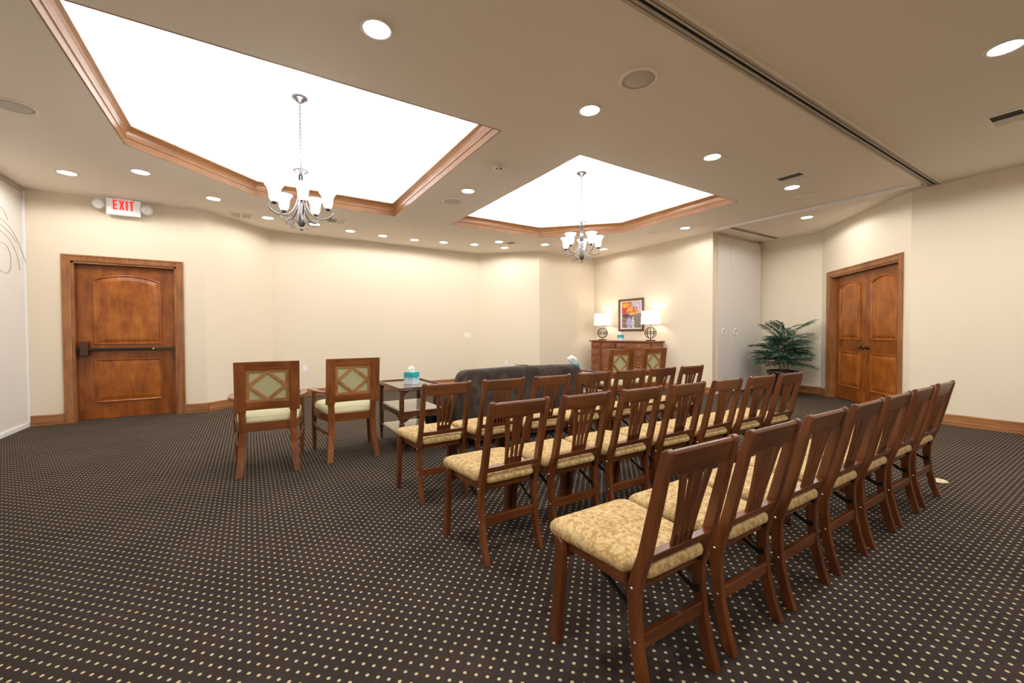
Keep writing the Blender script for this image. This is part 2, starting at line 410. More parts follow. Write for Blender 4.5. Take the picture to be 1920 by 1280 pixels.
baseboard('baseboard_back_corner', (XF, YE), (XE, YE), 'wooden baseboard on the narrow wall left of the sideboard', [(0, XF-XE)])
baseboard('baseboard_side', (XF, YG), (XF, YE), 'wooden baseboard along the sideboard wall', [(0, YE-YG)])
baseboard('baseboard_alcove', (XH, YI), (XH, YP), 'wooden baseboard in the palm alcove', [(0, YP-YI)])
baseboard('baseboard_door_diagonal', (XJ, YJ), (XH, YI), 'short wooden baseboard pieces beside the double doors', [(0, 1.6389*S2-B2-.09), (1.6389*S2-A2+.09, 1.6389*S2)])
baseboard('baseboard_right', (XJ, YN), (XJ, YJ), 'wooden baseboard along the right wall', [(0, YJ-YN)])

# white partition at the far left: seals and wire decoration
MB().box(0, 11.8, .0, .02, 0, .055).build('bottom_seal', M['white'], w_left, bevel=.004)
MB().box(0, .035, 0, .022, .055, C-.03).build('edge_strip', M['white'], w_left, bevel=.004)
MB().box(0, 11.8, 0, .015, C-.06, C-.012).build('top_seal', M['track'], w_left, bevel=.003)
wa = empty('wire_wall_art', (XL+.02, 6.9, 2.4)); tag(wa, 'thin black curling wire ornament on the white partition', 'wall art')
def wirecurve(pts):
    # points in (distance from corner A along -y, z)
    out = []
    for i in range(len(pts)-1):
        for t in (0, .25, .5, .75): 
            p0 = pts[max(i-1, 0)]; p1 = pts[i]; p2 = pts[i+1]; p3 = pts[min(i+2, len(pts)-1)]
            q = [.5*((2*p1[k])+(-p0[k]+p2[k])*t+(2*p0[k]-5*p1[k]+4*p2[k]-p3[k])*t*t+(-p0[k]+3*p1[k]-3*p2[k]+p3[k])*t**3) for k in (0, 1)]
            out.append(q)
    out.append(pts[-1])
    return [(.004, YD-d-6.9, z-2.4) for d, z in out]
for pts in ([(.03, 2.10), (.22, 2.32), (.45, 2.47), (.75, 2.53), (1.1, 2.50), (1.5, 2.38)], [(.26, 2.31), (.45, 2.40), (.8, 2.46), (1.2, 2.40)],
            [(.20, 1.98), (.24, 2.12), (.38, 2.27), (.55, 2.35), (.8, 2.385), (1.2, 2.32)], [(.52, 1.90), (.44, 1.97), (.42, 2.08), (.46, 2.18), (.56, 2.24), (.75, 2.22), (.82, 2.08), (.7, 1.93), (.52, 1.90)],
            [(.48, 2.54), (.55, 2.62), (.7, 2.66), (.95, 2.63)]):
    MB().tube(wirecurve(pts), .0022, 6).build('wire', M['wire'], wa, True)

# ------------------------------------------------------------------ doors
def arch_panel(w, h, arch, n=10):
    p = [(-w/2, 0), (w/2, 0), (w/2, h-arch)]
    for k in range(1, n): 
        t = k/n; p.append((w/2-w*t, h-arch+arch*(1-(2*t-1)**2)))
    p.append((-w/2, h-arch)); return p
def leaf(parent, x0, x1, z0, z1, name='door_leaf', stile=.13, y=-.085):
    """door leaf facing +y (room), local coordinates along the wall"""
    w = x1-x0; cx = (x0+x1)/2
    lf = MB().box(x0, x1, y-.035, y, z0, z1).build(name, M['doorwood'], parent, bevel=.003)
    pw = w-2*stile
    for (b, h, ar) in ((z0+.225, .60, 0), (z0+1.03, z1-z0-1.03-.12, .075)):
        # sunk moulding frame and raised field
        out = arch_panel(pw, h, ar) if ar else arch_panel(pw, h, 1e-4, 4)
        inn = arch_panel(pw-.05, h-.05, ar*.92) if ar else arch_panel(pw-.05, h-.05, 1e-4, 4)
        inn = [(p[0], p[1]+.025) for p in inn]
        inn2 = arch_panel(pw-.15, h-.15, ar*.8) if ar else arch_panel(pw-.15, h-.15, 1e-4, 4)
        inn2 = [(p[0], p[1]+.075) for p in inn2]
        ring = lambda P_, yy: [(cx+p[0], yy, b+p[1]) for p in P_]
        m = MB(); R_ = [ring(out, y-.001), ring(out, y+.012), ring([(p[0]*(pw-.02)/pw, p[1]*(h-.02)/h+.01) for p in out], y+.016), ring(inn, y+.003), ring(inn, y+.001), ring(inn2, y+.013)]
        m.loft(R_); m.build('door_panel', M['doorfield'], lf)
    return lf
def casing(parent, x0, x1, h, dep=.16):
    w = .085
    prof = [(0, 0), (0, .012), (.012, .016), (.06, .018), (.066, .026), (w, .026), (w, 0)]      # across, out
    # mitred frame: loft around path
    def ring(p, side):
        pass
    for nm, pts in (('door_casing', 'L'), ('door_casing', 'R'), ('door_casing', 'T')):
        a = []; b = []
        for d, o in prof:
            if pts == 'L': a.append((x0-d, o, 0)); b.append((x0-d, o, h+d))
            if pts == 'R': a.append((x1+d, o, 0)); b.append((x1+d, o, h+d))
            if pts == 'T': a.append((x0-d, o, h+d)); b.append((x1+d, o, h+d))
        MB().loft([a, b]).build(nm, M['casing'], parent)
    MB().box(x0, x0+.025, -dep, .0, 0, h).build('door_jamb', M['casing'], parent)
    MB().box(x1-.025, x1, -dep, .0, 0, h).build('door_jamb', M['casing'], parent)
    MB().box(x0, x1, -dep, .0, h-.025, h).build('door_jamb', M['casing'], parent)
    MB().box(x0, x1, -dep-.02, -dep, 0, h).build('door_backing', M['casing'], parent)
# door_1 : local x runs from (XB,YD) towards -X, room side is +y local (rotated 180deg) -> same frame as wall_entry
d1 = empty('door_1', (XB, YD, 0), pi); struct(d1, 'brown arched-panel single door with a dark push bar', 'door')
a, b = XB-D1R, XB-D1L
casing(d1, a, b, DH)
lf = leaf(d1, a+.028, b-.028, .012, DH-.028, stile=.165)
MB().box(a+.03, b-.03, -.12, -.045, 0, .010).build('threshold', M['nickel'], d1)
pb = empty('panic_bar'); pb.parent = d1
MB().box(a+.05, b-.14, -.05, .010, .955, 1.0).build('push_rail', M['bronze'], pb, bevel=.008)
MB().box(a+.30, b-.17, .010, .020, .962, .993).build('push_pad', M['iron'], pb, bevel=.004)
MB().box(b-.155, b-.075, -.085, .03, .89, 1.085).build('latch_case', M['bronze'], pb, bevel=.012)
MB().box(a+.03, a+.055, -.085, .015, .945, 1.01).build('end_cap', M['bronze'], pb, bevel=.005)
MB().lathe([(.0, 0), (.012, 0), (.012, .006), (0, .006)], 12).xf(Matrix.Translation((a+.27, .010, .978)) @ Matrix.Rotation(-pi/2, 4, 'X')).build('key_cylinder', M['bolt'], pb)
MB().box(b-.06, b-.03, -.08, -.045, .93, 1.0).build('strike', M['black'], d1)
# door_2 : frame of wall_door_diagonal (origin J, x towards I)
d2 = empty('door_2', (XJ, YJ, 0), pi/4); struct(d2, 'pair of brown arched-panel doors in the angled wall', 'door')
LJ = 1.6389*S2; a, b = LJ-B2, LJ-A2; mid = (a+b)/2
casing(d2, a, b, DH)
l1 = leaf(d2, a+.028, mid-.002, .012, DH-.028, stile=.13); l2 = leaf(d2, mid+.002, b-.028, .012, DH-.028, stile=.13)
for l_, s in ((l1, -1), (l2, 1)):
    kx = mid+s*.065
    MB().lathe([(0, -.05), (.032, -.05), (.032, -.04), (.012, -.036), (.012, -.015), (.026, -.005), (.03, .01), (.022, .022), (0, .026)], 16).xf(Matrix.Translation((kx, -.035, .925)) @ Matrix.Rotation(-pi/2, 4, 'X')).build('door_knob', M['bronze'], l_, True)

# ------------------------------------------------------------------ ceiling partition tracks
def track(idx, label, p, q, w):
    p = Vector(p); q = Vector(q); L_ = (q-p).length; e = (q-p).normalized()
    o = empty(f'trim_{idx}', (p.x, p.y, C), math.atan2(e.y, e.x)); struct(o, label, 'ceiling track')
    h = w/2
    MB().box(0, L_, -h, -.012, -.010, .0).build('track_rail', M['track'], o, bevel=.002)
    MB().box(0, L_, .012, h, -.010, .0).build('track_rail', M['track'], o, bevel=.002)
    MB().box(0, L_, -.012, .012, -.002, .0).build('track_slot', M['slot'], o)
    for y in (-h*.55, h*.55): MB().box(0, L_, y-.0015, y+.0015, -.0112, -.0098).build('groove', M['slot'], o)
    MB().box(0, L_, -h-.018, -h, -.016, .0).build('edge_trim', M['tracklite'], o, bevel=.002)
    return o
track(3, 'long slotted ceiling track crossing the room above the chairs', (XL+.02, 1.61), (XJ-.005, 1.61), .12)
t4 = empty('trim_4', (7.21, 1.69, C)); struct(t4, 'pale ceiling strip running from the long track to the partition pocket', 'ceiling track')
MB().box(-.05, 0, 0, 2.70, -.034, 0).build('edge_trim', M['striplite'], t4, bevel=.003)
MB().box(0, .09, 0, 2.70, -.008, 0).build('track_rail', M['track'], t4)
MB().box(.035, .058, 0, 2.70, -.009, -.007).build('track_slot', M['slot'], t4)
t5 = empty('trim_5', (7.30, 4.20, C)); struct(t5, 'slotted ceiling track above the stacked partition panels', 'ceiling track')
for y in (.0, ):
    MB().box(0, 1.62, y-.05, y+.05, -.008, 0).build('track_rail', M['track'], t5)
    MB().box(0, 1.62, y-.012, y+.012, -.0095, -.007).build('track_slot', M['slot'], t5)
for x in (.42, 1.30):
    MB().box(x, x+.10, .05, .32, -.010, 0).build('spur_rail', M['tracklite'], t5)

# stacked partition panels in the pocket
for i, (xa, xb, lab) in enumerate(((7.50, 7.915, 'narrow off white partition panel with a round pull, next to the sideboard wall'), (7.92, 9.035, 'wide off white partition panel with a round pull, behind the potted palm'))):
    o = empty('partition_panel', ((xa+xb)/2, YP, 0)); tag(o, lab, 'partition', 'stored partition panels')
    w = (xb-xa)/2
    MB().box(-w, w, 0, .055, .02, 2.99).build('panel', M['white_panel'], o, bevel=.004)
    hx = (7.684 if i == 0 else 8.088)-(xa+xb)/2
    MB().lathe([(.045, 0), (.075, 0), (.072, .008), (.058, .012), (.048, .008), (.045, 0)], 28, caps=False).xf(Matrix.Translation((hx, 0, 1.182)) @ Matrix.Rotation(pi/2, 4, 'X')).build('ring_pull', M['white'], o, True)
    MB().lathe([(0, 0), (.047, 0), (.047, .002), (0, .002)], 24).xf(Matrix.Translation((hx, 0, 1.182)) @ Matrix.Rotation(pi/2, 4, 'X')).build('pull_recess', M['grille'], o)
    MB().box(-w, w, -.004, 0, .02, .06).build('bottom_seal', M['white'], o)
MB_ = MB().box(XF+.14, 7.50, YP+.0, YP+.05, 0, C).build('wall_pocket_jamb', M['wall']); struct(MB_, 'thin beige wall end beside the partition panels', 'wall')

# ================================================================== FOLDING CHAIRS
YBK = [(0, .0), (.09, .028), (.19, .050), (.28, .058), (.352, .058), (.42, .042), (.48, .021), (.57, .0), (.66, -.021), (.75, -.041), (.838, -.061)]
def yback(z):
    for (z0, y0), (z1, y1) in zip(YBK, YBK[1:]):
        if z <= z1: return y0+(y1-y0)*(z-z0)/(z1-z0)
    return YBK[-1][1]
def folding_chair():
    t = empty('folding_chair')
    # posts: side profile extruded in x
    zs = [0, .03, .06, .09, .14, .19, .235, .28, .32, .352, .39, .42, .45, .48, .52, .57, .66, .75, .815]
    dep = lambda z: .040+.006*math.exp(-((z-.40)/.09)**2)-.006*max(0, (z-.6)/.25)
    prof = [(yback(z), z) for z in zs]+[(yback(.832)+.004, .832), (yback(.84)+.016, .840), (yback(.836)+dep(.836)-.004, .830)]+[(yback(z)+dep(z), z) for z in reversed(zs[:-1])]
    for s in (-1, 1):
        x = s*.1665
        MB().prism(prof, 'x', x-.014, x+.014).build('back_post', M['chair'], t, bevel=.004)
    # crest rail, lower rail
    def lean(z0, z1, x, off, th, bev=.004, name='rail'):
        ys = [(yback(z0)+off, z0), (yback(z0)+off+th, z0), (yback(z1)+off+th, z1), (yback(z1)+off, z1)]
        return MB().prism(ys, 'x', -x, x).build(name, M['chair_h'], t, bevel=bev)
    ys = [(yback(.752)+.006, .752), (yback(.752)+.026, .752), (yback(.82)+.026, .822), (yback(.83)+.020, .832), (yback(.83)+.010, .832), (yback(.82)+.004, .822)]
    MB().prism(ys, 'x', -.155, .155).build('top_rail', M['chair_h'], t, bevel=.003)
    lean(.463, .492, .155, .004, .032, .003, 'lower_rail')
    # splat: four fanned slats, solid foot and head
    sp = MB()
    def sx(u, tt):  # u -1..1 across
        half = .050+.034*tt**1.8
        return u*half
    K = 9
    us = [(-1, -.66), (-.38, -.12), (.12, .38), (.66, 1)]
    def strip(ua, ub, ta, tb, k=K):
        vs = []; fs = []
        for i in range(k+1):
            tt = ta+(tb-ta)*i/k; z = .488+.268*tt; y = yback(z)+.011
            xa, xb = sx(ua, tt), sx(ub, tt)
            vs += [(xa, y, z), (xb, y, z), (xb, y+.011, z), (xa, y+.011, z)]
            if i: 
                q = 4*(i-1); fs += [(q, q+1, q+5, q+4), (q+1, q+2, q+6, q+5), (q+2, q+3, q+7, q+6), (q+3, q, q+4, q+7)]
        fs += [(3, 2, 1, 0), (4*k, 4*k+1, 4*k+2, 4*k+3)]
        sp.add(vs, fs)
    for ua, ub in us: strip(ua, ub, 0, 1)
    strip(-1, 1, 0, .15, 2); strip(-1, 1, .95, 1.0, 1)
    sp.build('splat', M['chair'], t)
    # stretcher
    MB().box(-.153, .153, .056, .076, .180, .226).build('stretcher', M['chair_h'], t, bevel=.003)
    # seat frame and cushion
    outl = rpoly([(-.150, .072), (.150, .072), (.150, .112), (.176, .122), (.190, .472), (-.190, .472), (-.176, .122), (-.150, .112)], [.01, .01, 0, .02, .03, .03, .02, 0], 4)
    MB().prism(outl, 'z', .362, .402).build('seat_frame', M['chair_h'], t, bevel=.003)
    outc = rpoly([(-.149, .040), (.149, .040), (.152, .105), (.186, .118), (.219, .486), (-.219, .486), (-.186, .118), (-.152, .105)], [.03, .03, .0, .02, .05, .05, .02, 0], 5)
    cushion(outc, .398, .452, .026, .010).build('seat_cushion', M['gold'], t, True)
    # front legs
    for s in (-1, 1):
        x = s*.2060
        pr = [(.408, 0), (.453, 0), (.445, .10), (.428, .30), (.423, .39), (.415, .408), (.396, .412), (.382, .40), (.376, .37), (.382, .25), (.398, .10)]
        MB().prism(pr, 'x', x-.0145, x+.0145).build('front_leg', M['chair'], t, bevel=.004)
        # steel brace and pivots
        br = MB(); bar(br, (s*.143, .085, .262), (s*.150, .30, .372), .006, .016); bar(br, (s*.146, .085, .262), (s*.146, .062, .275), .008, .02)
        br.build('brace', M['black'], t)
        pv = MB(); pv.box(s*.152-.008, s*.152+.008, .06, .12, .372, .398); pv.build('pivot_bracket', M['black'], t, bevel=.003)
        for (z, y) in ((.372, .080), (.205, .067)):
            MB().lathe([(.0065, 0), (.0055, .003), (0, .0042)], 10).xf(Matrix.Translation((s*.1805, y, z)) @ Matrix.Rotation(s*pi/2, 4, 'Y')).build('bolt', M['bolt'], t, True)
    MB().box(-.192, .192, .396, .414, .325, .360).build('front_rail', M['chair_h'], t, bevel=.003)
    return t
rows = {
 1: [(x, 2.645-.0105*i) for i, x in enumerate((1.156, 1.610, 2.060, 2.504, 2.948, 3.392, 3.836))],
 2: [(x, 1.745-.0145*i) for i, x in enumerate((1.165, 1.609, 2.053, 2.497, 2.941, 3.385, 3.829))],
 3: [(x, .747+.0045*i) for i, x in enumerate((1.184, 1.635, 2.093, 2.562, 3.016, 3.470, 3.943))],
}
ORD = ['leftmost', 'second from left', 'third from left', 'fourth from left', 'fifth from left', 'sixth from left', 'rightmost']
RN = {1: 'front row behind the sofa', 2: 'middle row', 3: 'nearest row'}
YTOP = yback(.838)+.0
proto = folding_chair(); first = True
rng = random.Random(4)
for rw in (1, 2, 3):
    for i, (xc, yt) in enumerate(rows[rw]):
        o = proto if first else dup(proto); first = False
        o.location = (xc, yt-YTOP, 0); o.rotation_euler = (0, 0, R(rng.uniform(-.3, .3)))
        tag(o, f'brown folding chair with gold seat, {ORD[i]} in the {RN[rw]}', 'chair', 'folding chairs set out in three rows')

# ================================================================== ARMCHAIRS
def armchair():
    t = empty('armchair')
    def yb(z): return .055+(.0-.055)*max(0, (z-.46))/.49 if z > .46 else .055     # back leans: top at y=0
    def ycurve(x, z): return yb(z)-.022+.022*(x/.235)**2*0 + .020*(1-(x/.235)**2)*1.0
    def slab(x0, x1, z0, z1, off, th, name, m, par=t, n=6):
        rings = []
        vs = []; fs = []
        for i in range(n+1):
            x = x0+(x1-x0)*i/n
            for z in (z0, z1): vs += [(x, ycurve(x, z)+off, z), (x, ycurve(x, z)+off+th, z)]
        for i in range(n):
            q = 4*i; fs += [(q, q+4, q+6, q+2), (q+1, q+3, q+7, q+5), (q+2, q+6, q+7, q+3), (q, q+1, q+5, q+4)]
        fs += [(0, 2, 3, 1), (4*n, 4*n+1, 4*n+3, 4*n+2)]
        return MB().add(vs, fs).build(name, m, par, bevel=.003)
    slab(-.237, -.157, .528, .950, 0, .034, 'back_stile', M['arm'], n=2); slab(.157, .237, .528, .950, 0, .034, 'back_stile', M['arm'], n=2)
    slab(-.157, .157, .880, .950, .001, .032, 'top_rail', M['arm_h']); slab(-.157, .157, .545, .612, .001, .032, 'bottom_rail', M['arm_h'])
    lf_ = empty('lattice_panel'); lf_.parent = t
    slab(-.158, .158, .608, .884, .016, .008, 'fabric_panel', M['greenfab'], lf_)
    slab(-.158, .158, .858, .882, .007, .014, 'lattice_bar', M['armlite'], lf_); slab(-.158, .158, .611, .635, .007, .014, 'lattice_bar', M['armlite'], lf_)
    slab(-.158, -.132, .634, .859, .007, .014, 'lattice_bar', M['armlite'], lf_, 2); slab(.132, .158, .634, .859, .007, .014, 'lattice_bar', M['armlite'], lf_, 2)
    cz = .7465
    for (xa, za, xb, zb) in ((-.135, cz, 0, .866), (0, .866, .135, cz), (.135, cz, 0, .627), (0, .627, -.135, cz)):
        m = MB(); p = (xa, ycurve(xa, za)+.013, za); q = (xb, ycurve(xb, zb)+.013, zb); bar(m, p, q, .011, .026, (0, 0, 1)) ; m.build('lattice_bar', M['armlite'], lf_, bevel=.002)
    # rear legs: sabre
    for s in (-1, 1):
        pts = [(.19, .060, .545), (.185, .070, .44), (.184, .078, .36), (.190, .072, .24), (.200, .050, .12), (.212, .018, .0)]
        vs = []
        rings = []
        for i, (x, y, z) in enumerate(pts):
            w = .026; d = .024 if z > .1 else .021
            rings.append([(s*x-w, y-d, z), (s*x+w, y-d, z), (s*x+w, y+d, z), (s*x-w, y+d, z)])
        MB().loft(rings).build('rear_leg', M['arm'], t, bevel=.004)
        fx = .268; 
        rings = [[(s*fx-w, .565-w, z), (s*fx+w, .565-w, z), (s*fx+w, .565+w, z), (s*fx-w, .565+w, z)] for z, w in ((0, .013), (.10, .018), (.36, .023), (.615, .019))]
        MB().loft(rings).build('front_leg', M['arm'], t, bevel=.003)
        # arm: bowed board, flat section
        ap = [(.225, .045, .638), (.258, .16, .632), (.280, .30, .627), (.286, .44, .623), (.278, .56, .622), (.258, .615, .622)]
        rings = []
        for i, (x, y, z) in enumerate(ap):
            w = (.016, .022, .027, .030, .030, .022)[i]
            rings.append([(s*x-w, y, z-.012), (s*x+w, y, z-.012), (s*x+w, y, z+.012), (s*x-w, y, z+.012)])
        MB().loft(rings).build('armrest', M['arm'], t, bevel=.004)
        # side rail and curved rung
        rings = [[(s*x-.012, y, z-.035), (s*x+.012, y, z-.035), (s*x+.012, y, z+.035), (s*x-.012, y, z+.035)] for x, y, z in ((.195, .08, .395), (.245, .30, .395), (.268, .56, .395))]
        MB().loft(rings).build('side_rail', M['arm'], t, bevel=.003)
        rings = [[(s*x-.010, y, z-.017), (s*x+.010, y, z-.017), (s*x+.010, y, z+.017), (s*x-.010, y, z+.017)] for x, y, z in ((.192, .08, .245), (.235, .20, .255), (.262, .36, .27), (.268, .56, .285))]
        MB().loft(rings).build('side_stretcher', M['arm'], t, bevel=.003)
    MB().box(-.17, .17, .062, .090, .362, .438).build('rear_seat_rail', M['arm_h'], t, bevel=.003)
    MB().box(-.26, .26, .552, .578, .362, .430).build('front_seat_rail', M['arm'], t, bevel=.003)
    oc = rpoly([(-.222, .082), (.222, .082), (.272, .60), (-.272, .60)], [.05, .05, .05, .05], 5)
    cushion(oc, .425, .500, .03, .022).build('seat_cushion', M['creamfab'], t, True)
    return t
ac = armchair()
AC = [((.1235, 4.00, 0), R(-3.5), 'wooden lattice-back armchair, leftmost, nearest the single door'), ((.815, 4.045, 0), R(.5), 'wooden lattice-back armchair beside the dark end table with the upright tissue box'),
      ((4.335, 4.02, 0), R(-1), 'left one of the two lattice-back armchairs in front of the sideboard'), ((5.03, 4.02, 0), R(-2), 'right one of the two lattice-back armchairs in front of the sideboard')]
for i, (loc, rz, lab) in enumerate(AC):
    o = ac if i == 0 else dup(ac)
    o.location = loc; o.rotation_euler = (0, 0, rz); tag(o, lab, 'armchair', 'lattice-back armchairs')

# ================================================================== END TABLES
def end_table():
    t = empty('end_table'); w, d = .245, .40
    MB().box(-w, w, -d, d, .618, .636).build('tabletop', M['table'], t, bevel=.004)
    g = empty('gallery_rim'); g.parent = t
    for x0, x1, y0, y1 in ((-w, w, -d, -d+.014), (-w, w, d-.014, d), (-w, -w+.014, -d+.014, d-.014), (w-.014, w, -d+.014, d-.014)):
        MB().box(x0, x1, y0, y1, .634, .652).build('rim_strip', M['table'], g, bevel=.003)
    MB().box(-w+.03, w-.03, -d+.03, d-.03, .636, .639).build('top_insert', M['topinsert'], t)
    for sx_ in (-1, 1):
        for sy_ in (-1, 1):
            x = sx_*(w-.03); y = sy_*(d-.03)
            rings = [[(x-q, y-q, z), (x+q, y-q, z), (x+q, y+q, z), (x-q, y+q, z)] for z, q in ((0, .009), (.16, .017), (.165, .020), (.30, .020), (.305, .017), (.42, .019), (.618, .019))]
            MB().loft(rings).build('leg', M['table'], t, bevel=.002)
            for ax in (0, 1):   # curved corner bracket
                pr = [(0, .618), (.055, .618), (.04, .606), (.022, .592), (.010, .575), (0, .56)]
                if ax == 0: MB().prism([(x-sx_*(.019+p), z) for p, z in pr], 'y', y-.008, y+.008).build('corner_bracket', M['table'], t)
                else: MB().prism([(y-sy_*(.019+p), z) for p, z in pr], 'x', x-.008, x+.008).build('corner_bracket', M['table'], t)
    for z, nm in ((.40, 'middle_shelf'), (.165, 'lower_shelf')):
        s = MB().box(-w+.02, w-.02, -d+.02, d-.02, z, z+.016).build(nm, M['table'], t, bevel=.003)
        MB().box(-w+.045, w-.045, -d+.045, d-.045, z+.016, z+.019).build('glass_insert', M['shelfpane'], s)
    def apron(L_, z1, h):
        n = 12; p = [(-L_, z1), (-L_, z1-h)]
        for k in range(n+1):
            u = -1+2*k/n; xx = u*(L_-.02); e = min(1, abs(u)); dz = h*.55*(1-min(1, max(0, (e-.72)/.2))) if e > .72 else h*.55
            p.append((xx, z1-h+dz))
        return p+[(L_, z1-h), (L_, z1)]
    for s in (-1, 1):
        MB().prism(apron(w-.045, .40, .085), 'y', s*(d-.03)-.007, s*(d-.03)+.007).build('apron', M['table'], t)
        MB().prism(apron(d-.045, .40, .085), 'x', s*(w-.03)-.007, s*(w-.03)+.007).build('apron', M['table'], t)
    return t
et = end_table()
et.location = (1.45, 4.32, 0); tag(et, 'dark wooden three-tier end table left of the sofa', 'table', 'end tables beside the sofa')
e2 = dup(et); e2.location = (3.745, 4.32, 0); tag(e2, 'dark wooden three-tier end table right of the sofa', 'table', 'end tables beside the sofa')

# ================================================================== SOFA
so = empty('sofa', (2.56, 3.75, 0)); tag(so, 'charcoal brown velvet loveseat seen from behind', 'sofa')
pol = rpoly([(-.80, .10), (.80, .10), (.80, .798), (0, .812), (-.80, .798)], [.02, .02, .12, .6, .12], 8)
rings = []
for y, ins in ((-.002, .06), (.0, .03), (.008, .010), (.03, 0), (.14, 0), (.172, .012), (.19, .04)):
    rings.append([(p[0]*(1-ins/.8), y-.03*(p[1]-.1), .46+(p[1]-.46)*(1-ins/.36)) for p in pol])
MB().loft(rings).build('back_panel', M['velvet'], so, True)
MB().tube([(.02, -.001-.03*(z-.1), z) for z in (.12, .3, .5, .7, .78)], .0022, 5).build('center_seam', M['velvet'], so, True)
MB().box(-.70, .70, .12, .88, .10, .30).build('seat_base', M['velvet'], so, bevel=.02)
for s in (-1, 1):
    pol = rpoly([(s*.64-.09, .10), (s*.64+.09, .10), (s*.64+.09, .50), (s*.64-.09, .50)], [.01, .01, .09, .09], 6)
    MB().prism(pol, 'y', .10, .90).build('armrest', M['velvet'], so, bevel=.02)
    oc = rpoly([(s*.28-.275, .20), (s*.28+.275, .20), (s*.28+.275, .88), (s*.28-.275, .88)], .05)
    cushion(oc, .30, .45, .03, .02).build('seat_cushion', M['velvet'], so, True)
    for y in (.08, .80): MB().box(s*.70-.03, s*.70+.03, y, y+.06, 0, .10).build('leg', M['table'], so, bevel=.003)
MB().tube([(0.02, -.01, .812), (.03, .03, .822), (.012, .10, .818), (-.05, .15, .82)], .004, 6).build('loose_piping', M['velvet'], so, True)

# small black basket on the lower shelf of the left end table
wb = empty('basket', (1.615, 4.17, .185)); tag(wb, 'small black basket with a shiny rim on the lower shelf of the left end table', 'basket')
MB().lathe([(0, 0), (.050, 0), (.052, .004), (.066, .125), (.068, .13), (.063, .13), (.048, .008), (0, .008)], 24).build('basket_body', M['black'], wb, True)
MB().tube([(.066*cos(2*pi*k/28), .066*sin(2*pi*k/28), .132) for k in range(28)], .004, 6, True).build('basket_rim', M['bolt'], wb, True)
MB().lathe([(0, .10), (.058, .10), (.050, .115), (.02, .135), (0, .14)], 18).build('contents', M['iron'], wb, True)

# ================================================================== TISSUE BOXES
def tissue_box(loc, rz, label, puff=1.0, lean=(0, 0)):
    t = empty('tissue_box', loc, rz); h = .128; w = .0575
    MB().box(-w, w, -w, w, 0, h).build('carton', M['teal'], t, bevel=.002)
    MB().lathe([(0, h+.0005), (.033, h+.0005), (.033, h+.0015), (0, h+.0015)], 20).build('opening_film', M['tissue'], t)
    rings = []; rn = random.Random(int(loc[0]*100)); n = 20
    ph = [rn.uniform(0, 6) for _ in range(3)]
    for k, (r, z) in enumerate(((.022, 0), (.026, .015), (.034, .030), (.036, .042), (.026, .055), (.010, .064))):
        ring = []
        for i in range(n):
            a_ = 2*pi*i/n; q = r*(1+.25*sin(3*a_+ph[0]+k*.5)+.15*sin(5*a_+ph[1]))*puff
            ring.append((q*cos(a_)*1.1+lean[0]*z/.06, q*sin(a_)*.75+lean[1]*z/.06, h-.004+z*puff+.006*sin(2*a_+ph[2])*k/5))
        rings.append(ring)
    MB().loft(rings).build('tissue', M['tissue'], t, True)
    return tag(t, label, 'tissue box', 'teal tissue boxes')
tissue_box((1.455, 4.30, .640), R(32), 'teal and white tissue box on the left end table')
tissue_box((3.64, 4.22, .640), R(20), 'teal tissue box with a big tissue puff behind the sofa back', 1.75, (-.055, .0))
tissue_box((7.03, 6.55, 1.0), R(15), 'teal and white tissue box between the two lamps')

# ================================================================== SIDEBOARD
sb = empty('sideboard', (7.10, 6.50, 0)); tag(sb, 'cherry wood sideboard with many drawers beneath the framed picture', 'sideboard')
FX = 6.885-7.10; BX = XF-.02-7.10; SY0, SY1 = 5.625-6.50, 7.37-6.50
MB().box(FX+.022, BX, SY0+.02, SY1-.02, .08, .965).build('carcass', M['dresser'], sb, bevel=.003)
MB().box(FX+.03, BX, SY0+.04, SY1-.04, 0, .08).build('plinth', M['dresser'], sb)
tp = MB(); tp.prism([(FX-.03, .985), (FX-.035, .992), (FX-.03, 1.0), (BX, 1.0), (BX, .965), (FX, .965), (FX-.012, .975)], 'y', SY0-.03, SY1+.03)
tp.v = [(v[0], v[1], v[2]) for v in tp.v]
tp2 = MB(); tp2.box(FX-.03, BX, SY0-.03, SY1+.03, .982, 1.0); tp2.box(FX-.012, BX, SY0-.012, SY1+.012, .965, .982); tp2.build('top', M['dresser'], sb, bevel=.005)
def pull(par, y, z, knob=False):
    if knob:
        MB().lathe([(.007, 0), (.007, .012), (.017, .018), (.015, .028), (0, .032)], 14).xf(Matrix.Translation((FX-.012, y, z)) @ Matrix.Rotation(-pi/2, 4, 'Y')).build('knob', M['brass'], par, True)
    else:
        m = MB(); m.tube([(FX-.012, y-.045, z+.012), (FX-.030, y-.048, z+.004), (FX-.032, y-.030, z-.016), (FX-.032, y, z-.020), (FX-.032, y+.030, z-.016), (FX-.030, y+.048, z+.004), (FX-.012, y+.045, z+.012)], .0045, 6)
        for s in (-1, 1): m.add(*(lambda q: (q.v, q.f))(MB().lathe([(.013, 0), (.011, .005), (0, .006)], 10).xf(Matrix.Translation((FX-.012, y+s*.045, z+.012)) @ Matrix.Rotation(-pi/2, 4, 'Y'))))
        m.build('bail_handle', M['brass'], par, True)
def drawer(y0, y1, z0, z1, knob=False):
    m = MB(); g = .009
    m.box(FX-.006, FX+.0225, y0+g, y1-g, z0+g, z1-g); m.box(FX-.012, FX-.004, y0+g+.02, y1-g-.02, z0+g+.016, z1-g-.016)
    d = m.build('drawer', M['dresser'], sb, bevel=.002); pull(d, (y0+y1)/2, (z0+z1)/2, knob)
Ys = [v-6.50 for v in (5.645, 6.085, 6.555, 7.02, 7.35)]
rowsz = [(.825, .955), (.645, .815), (.46, .635), (.275, .45), (.10, .265)]
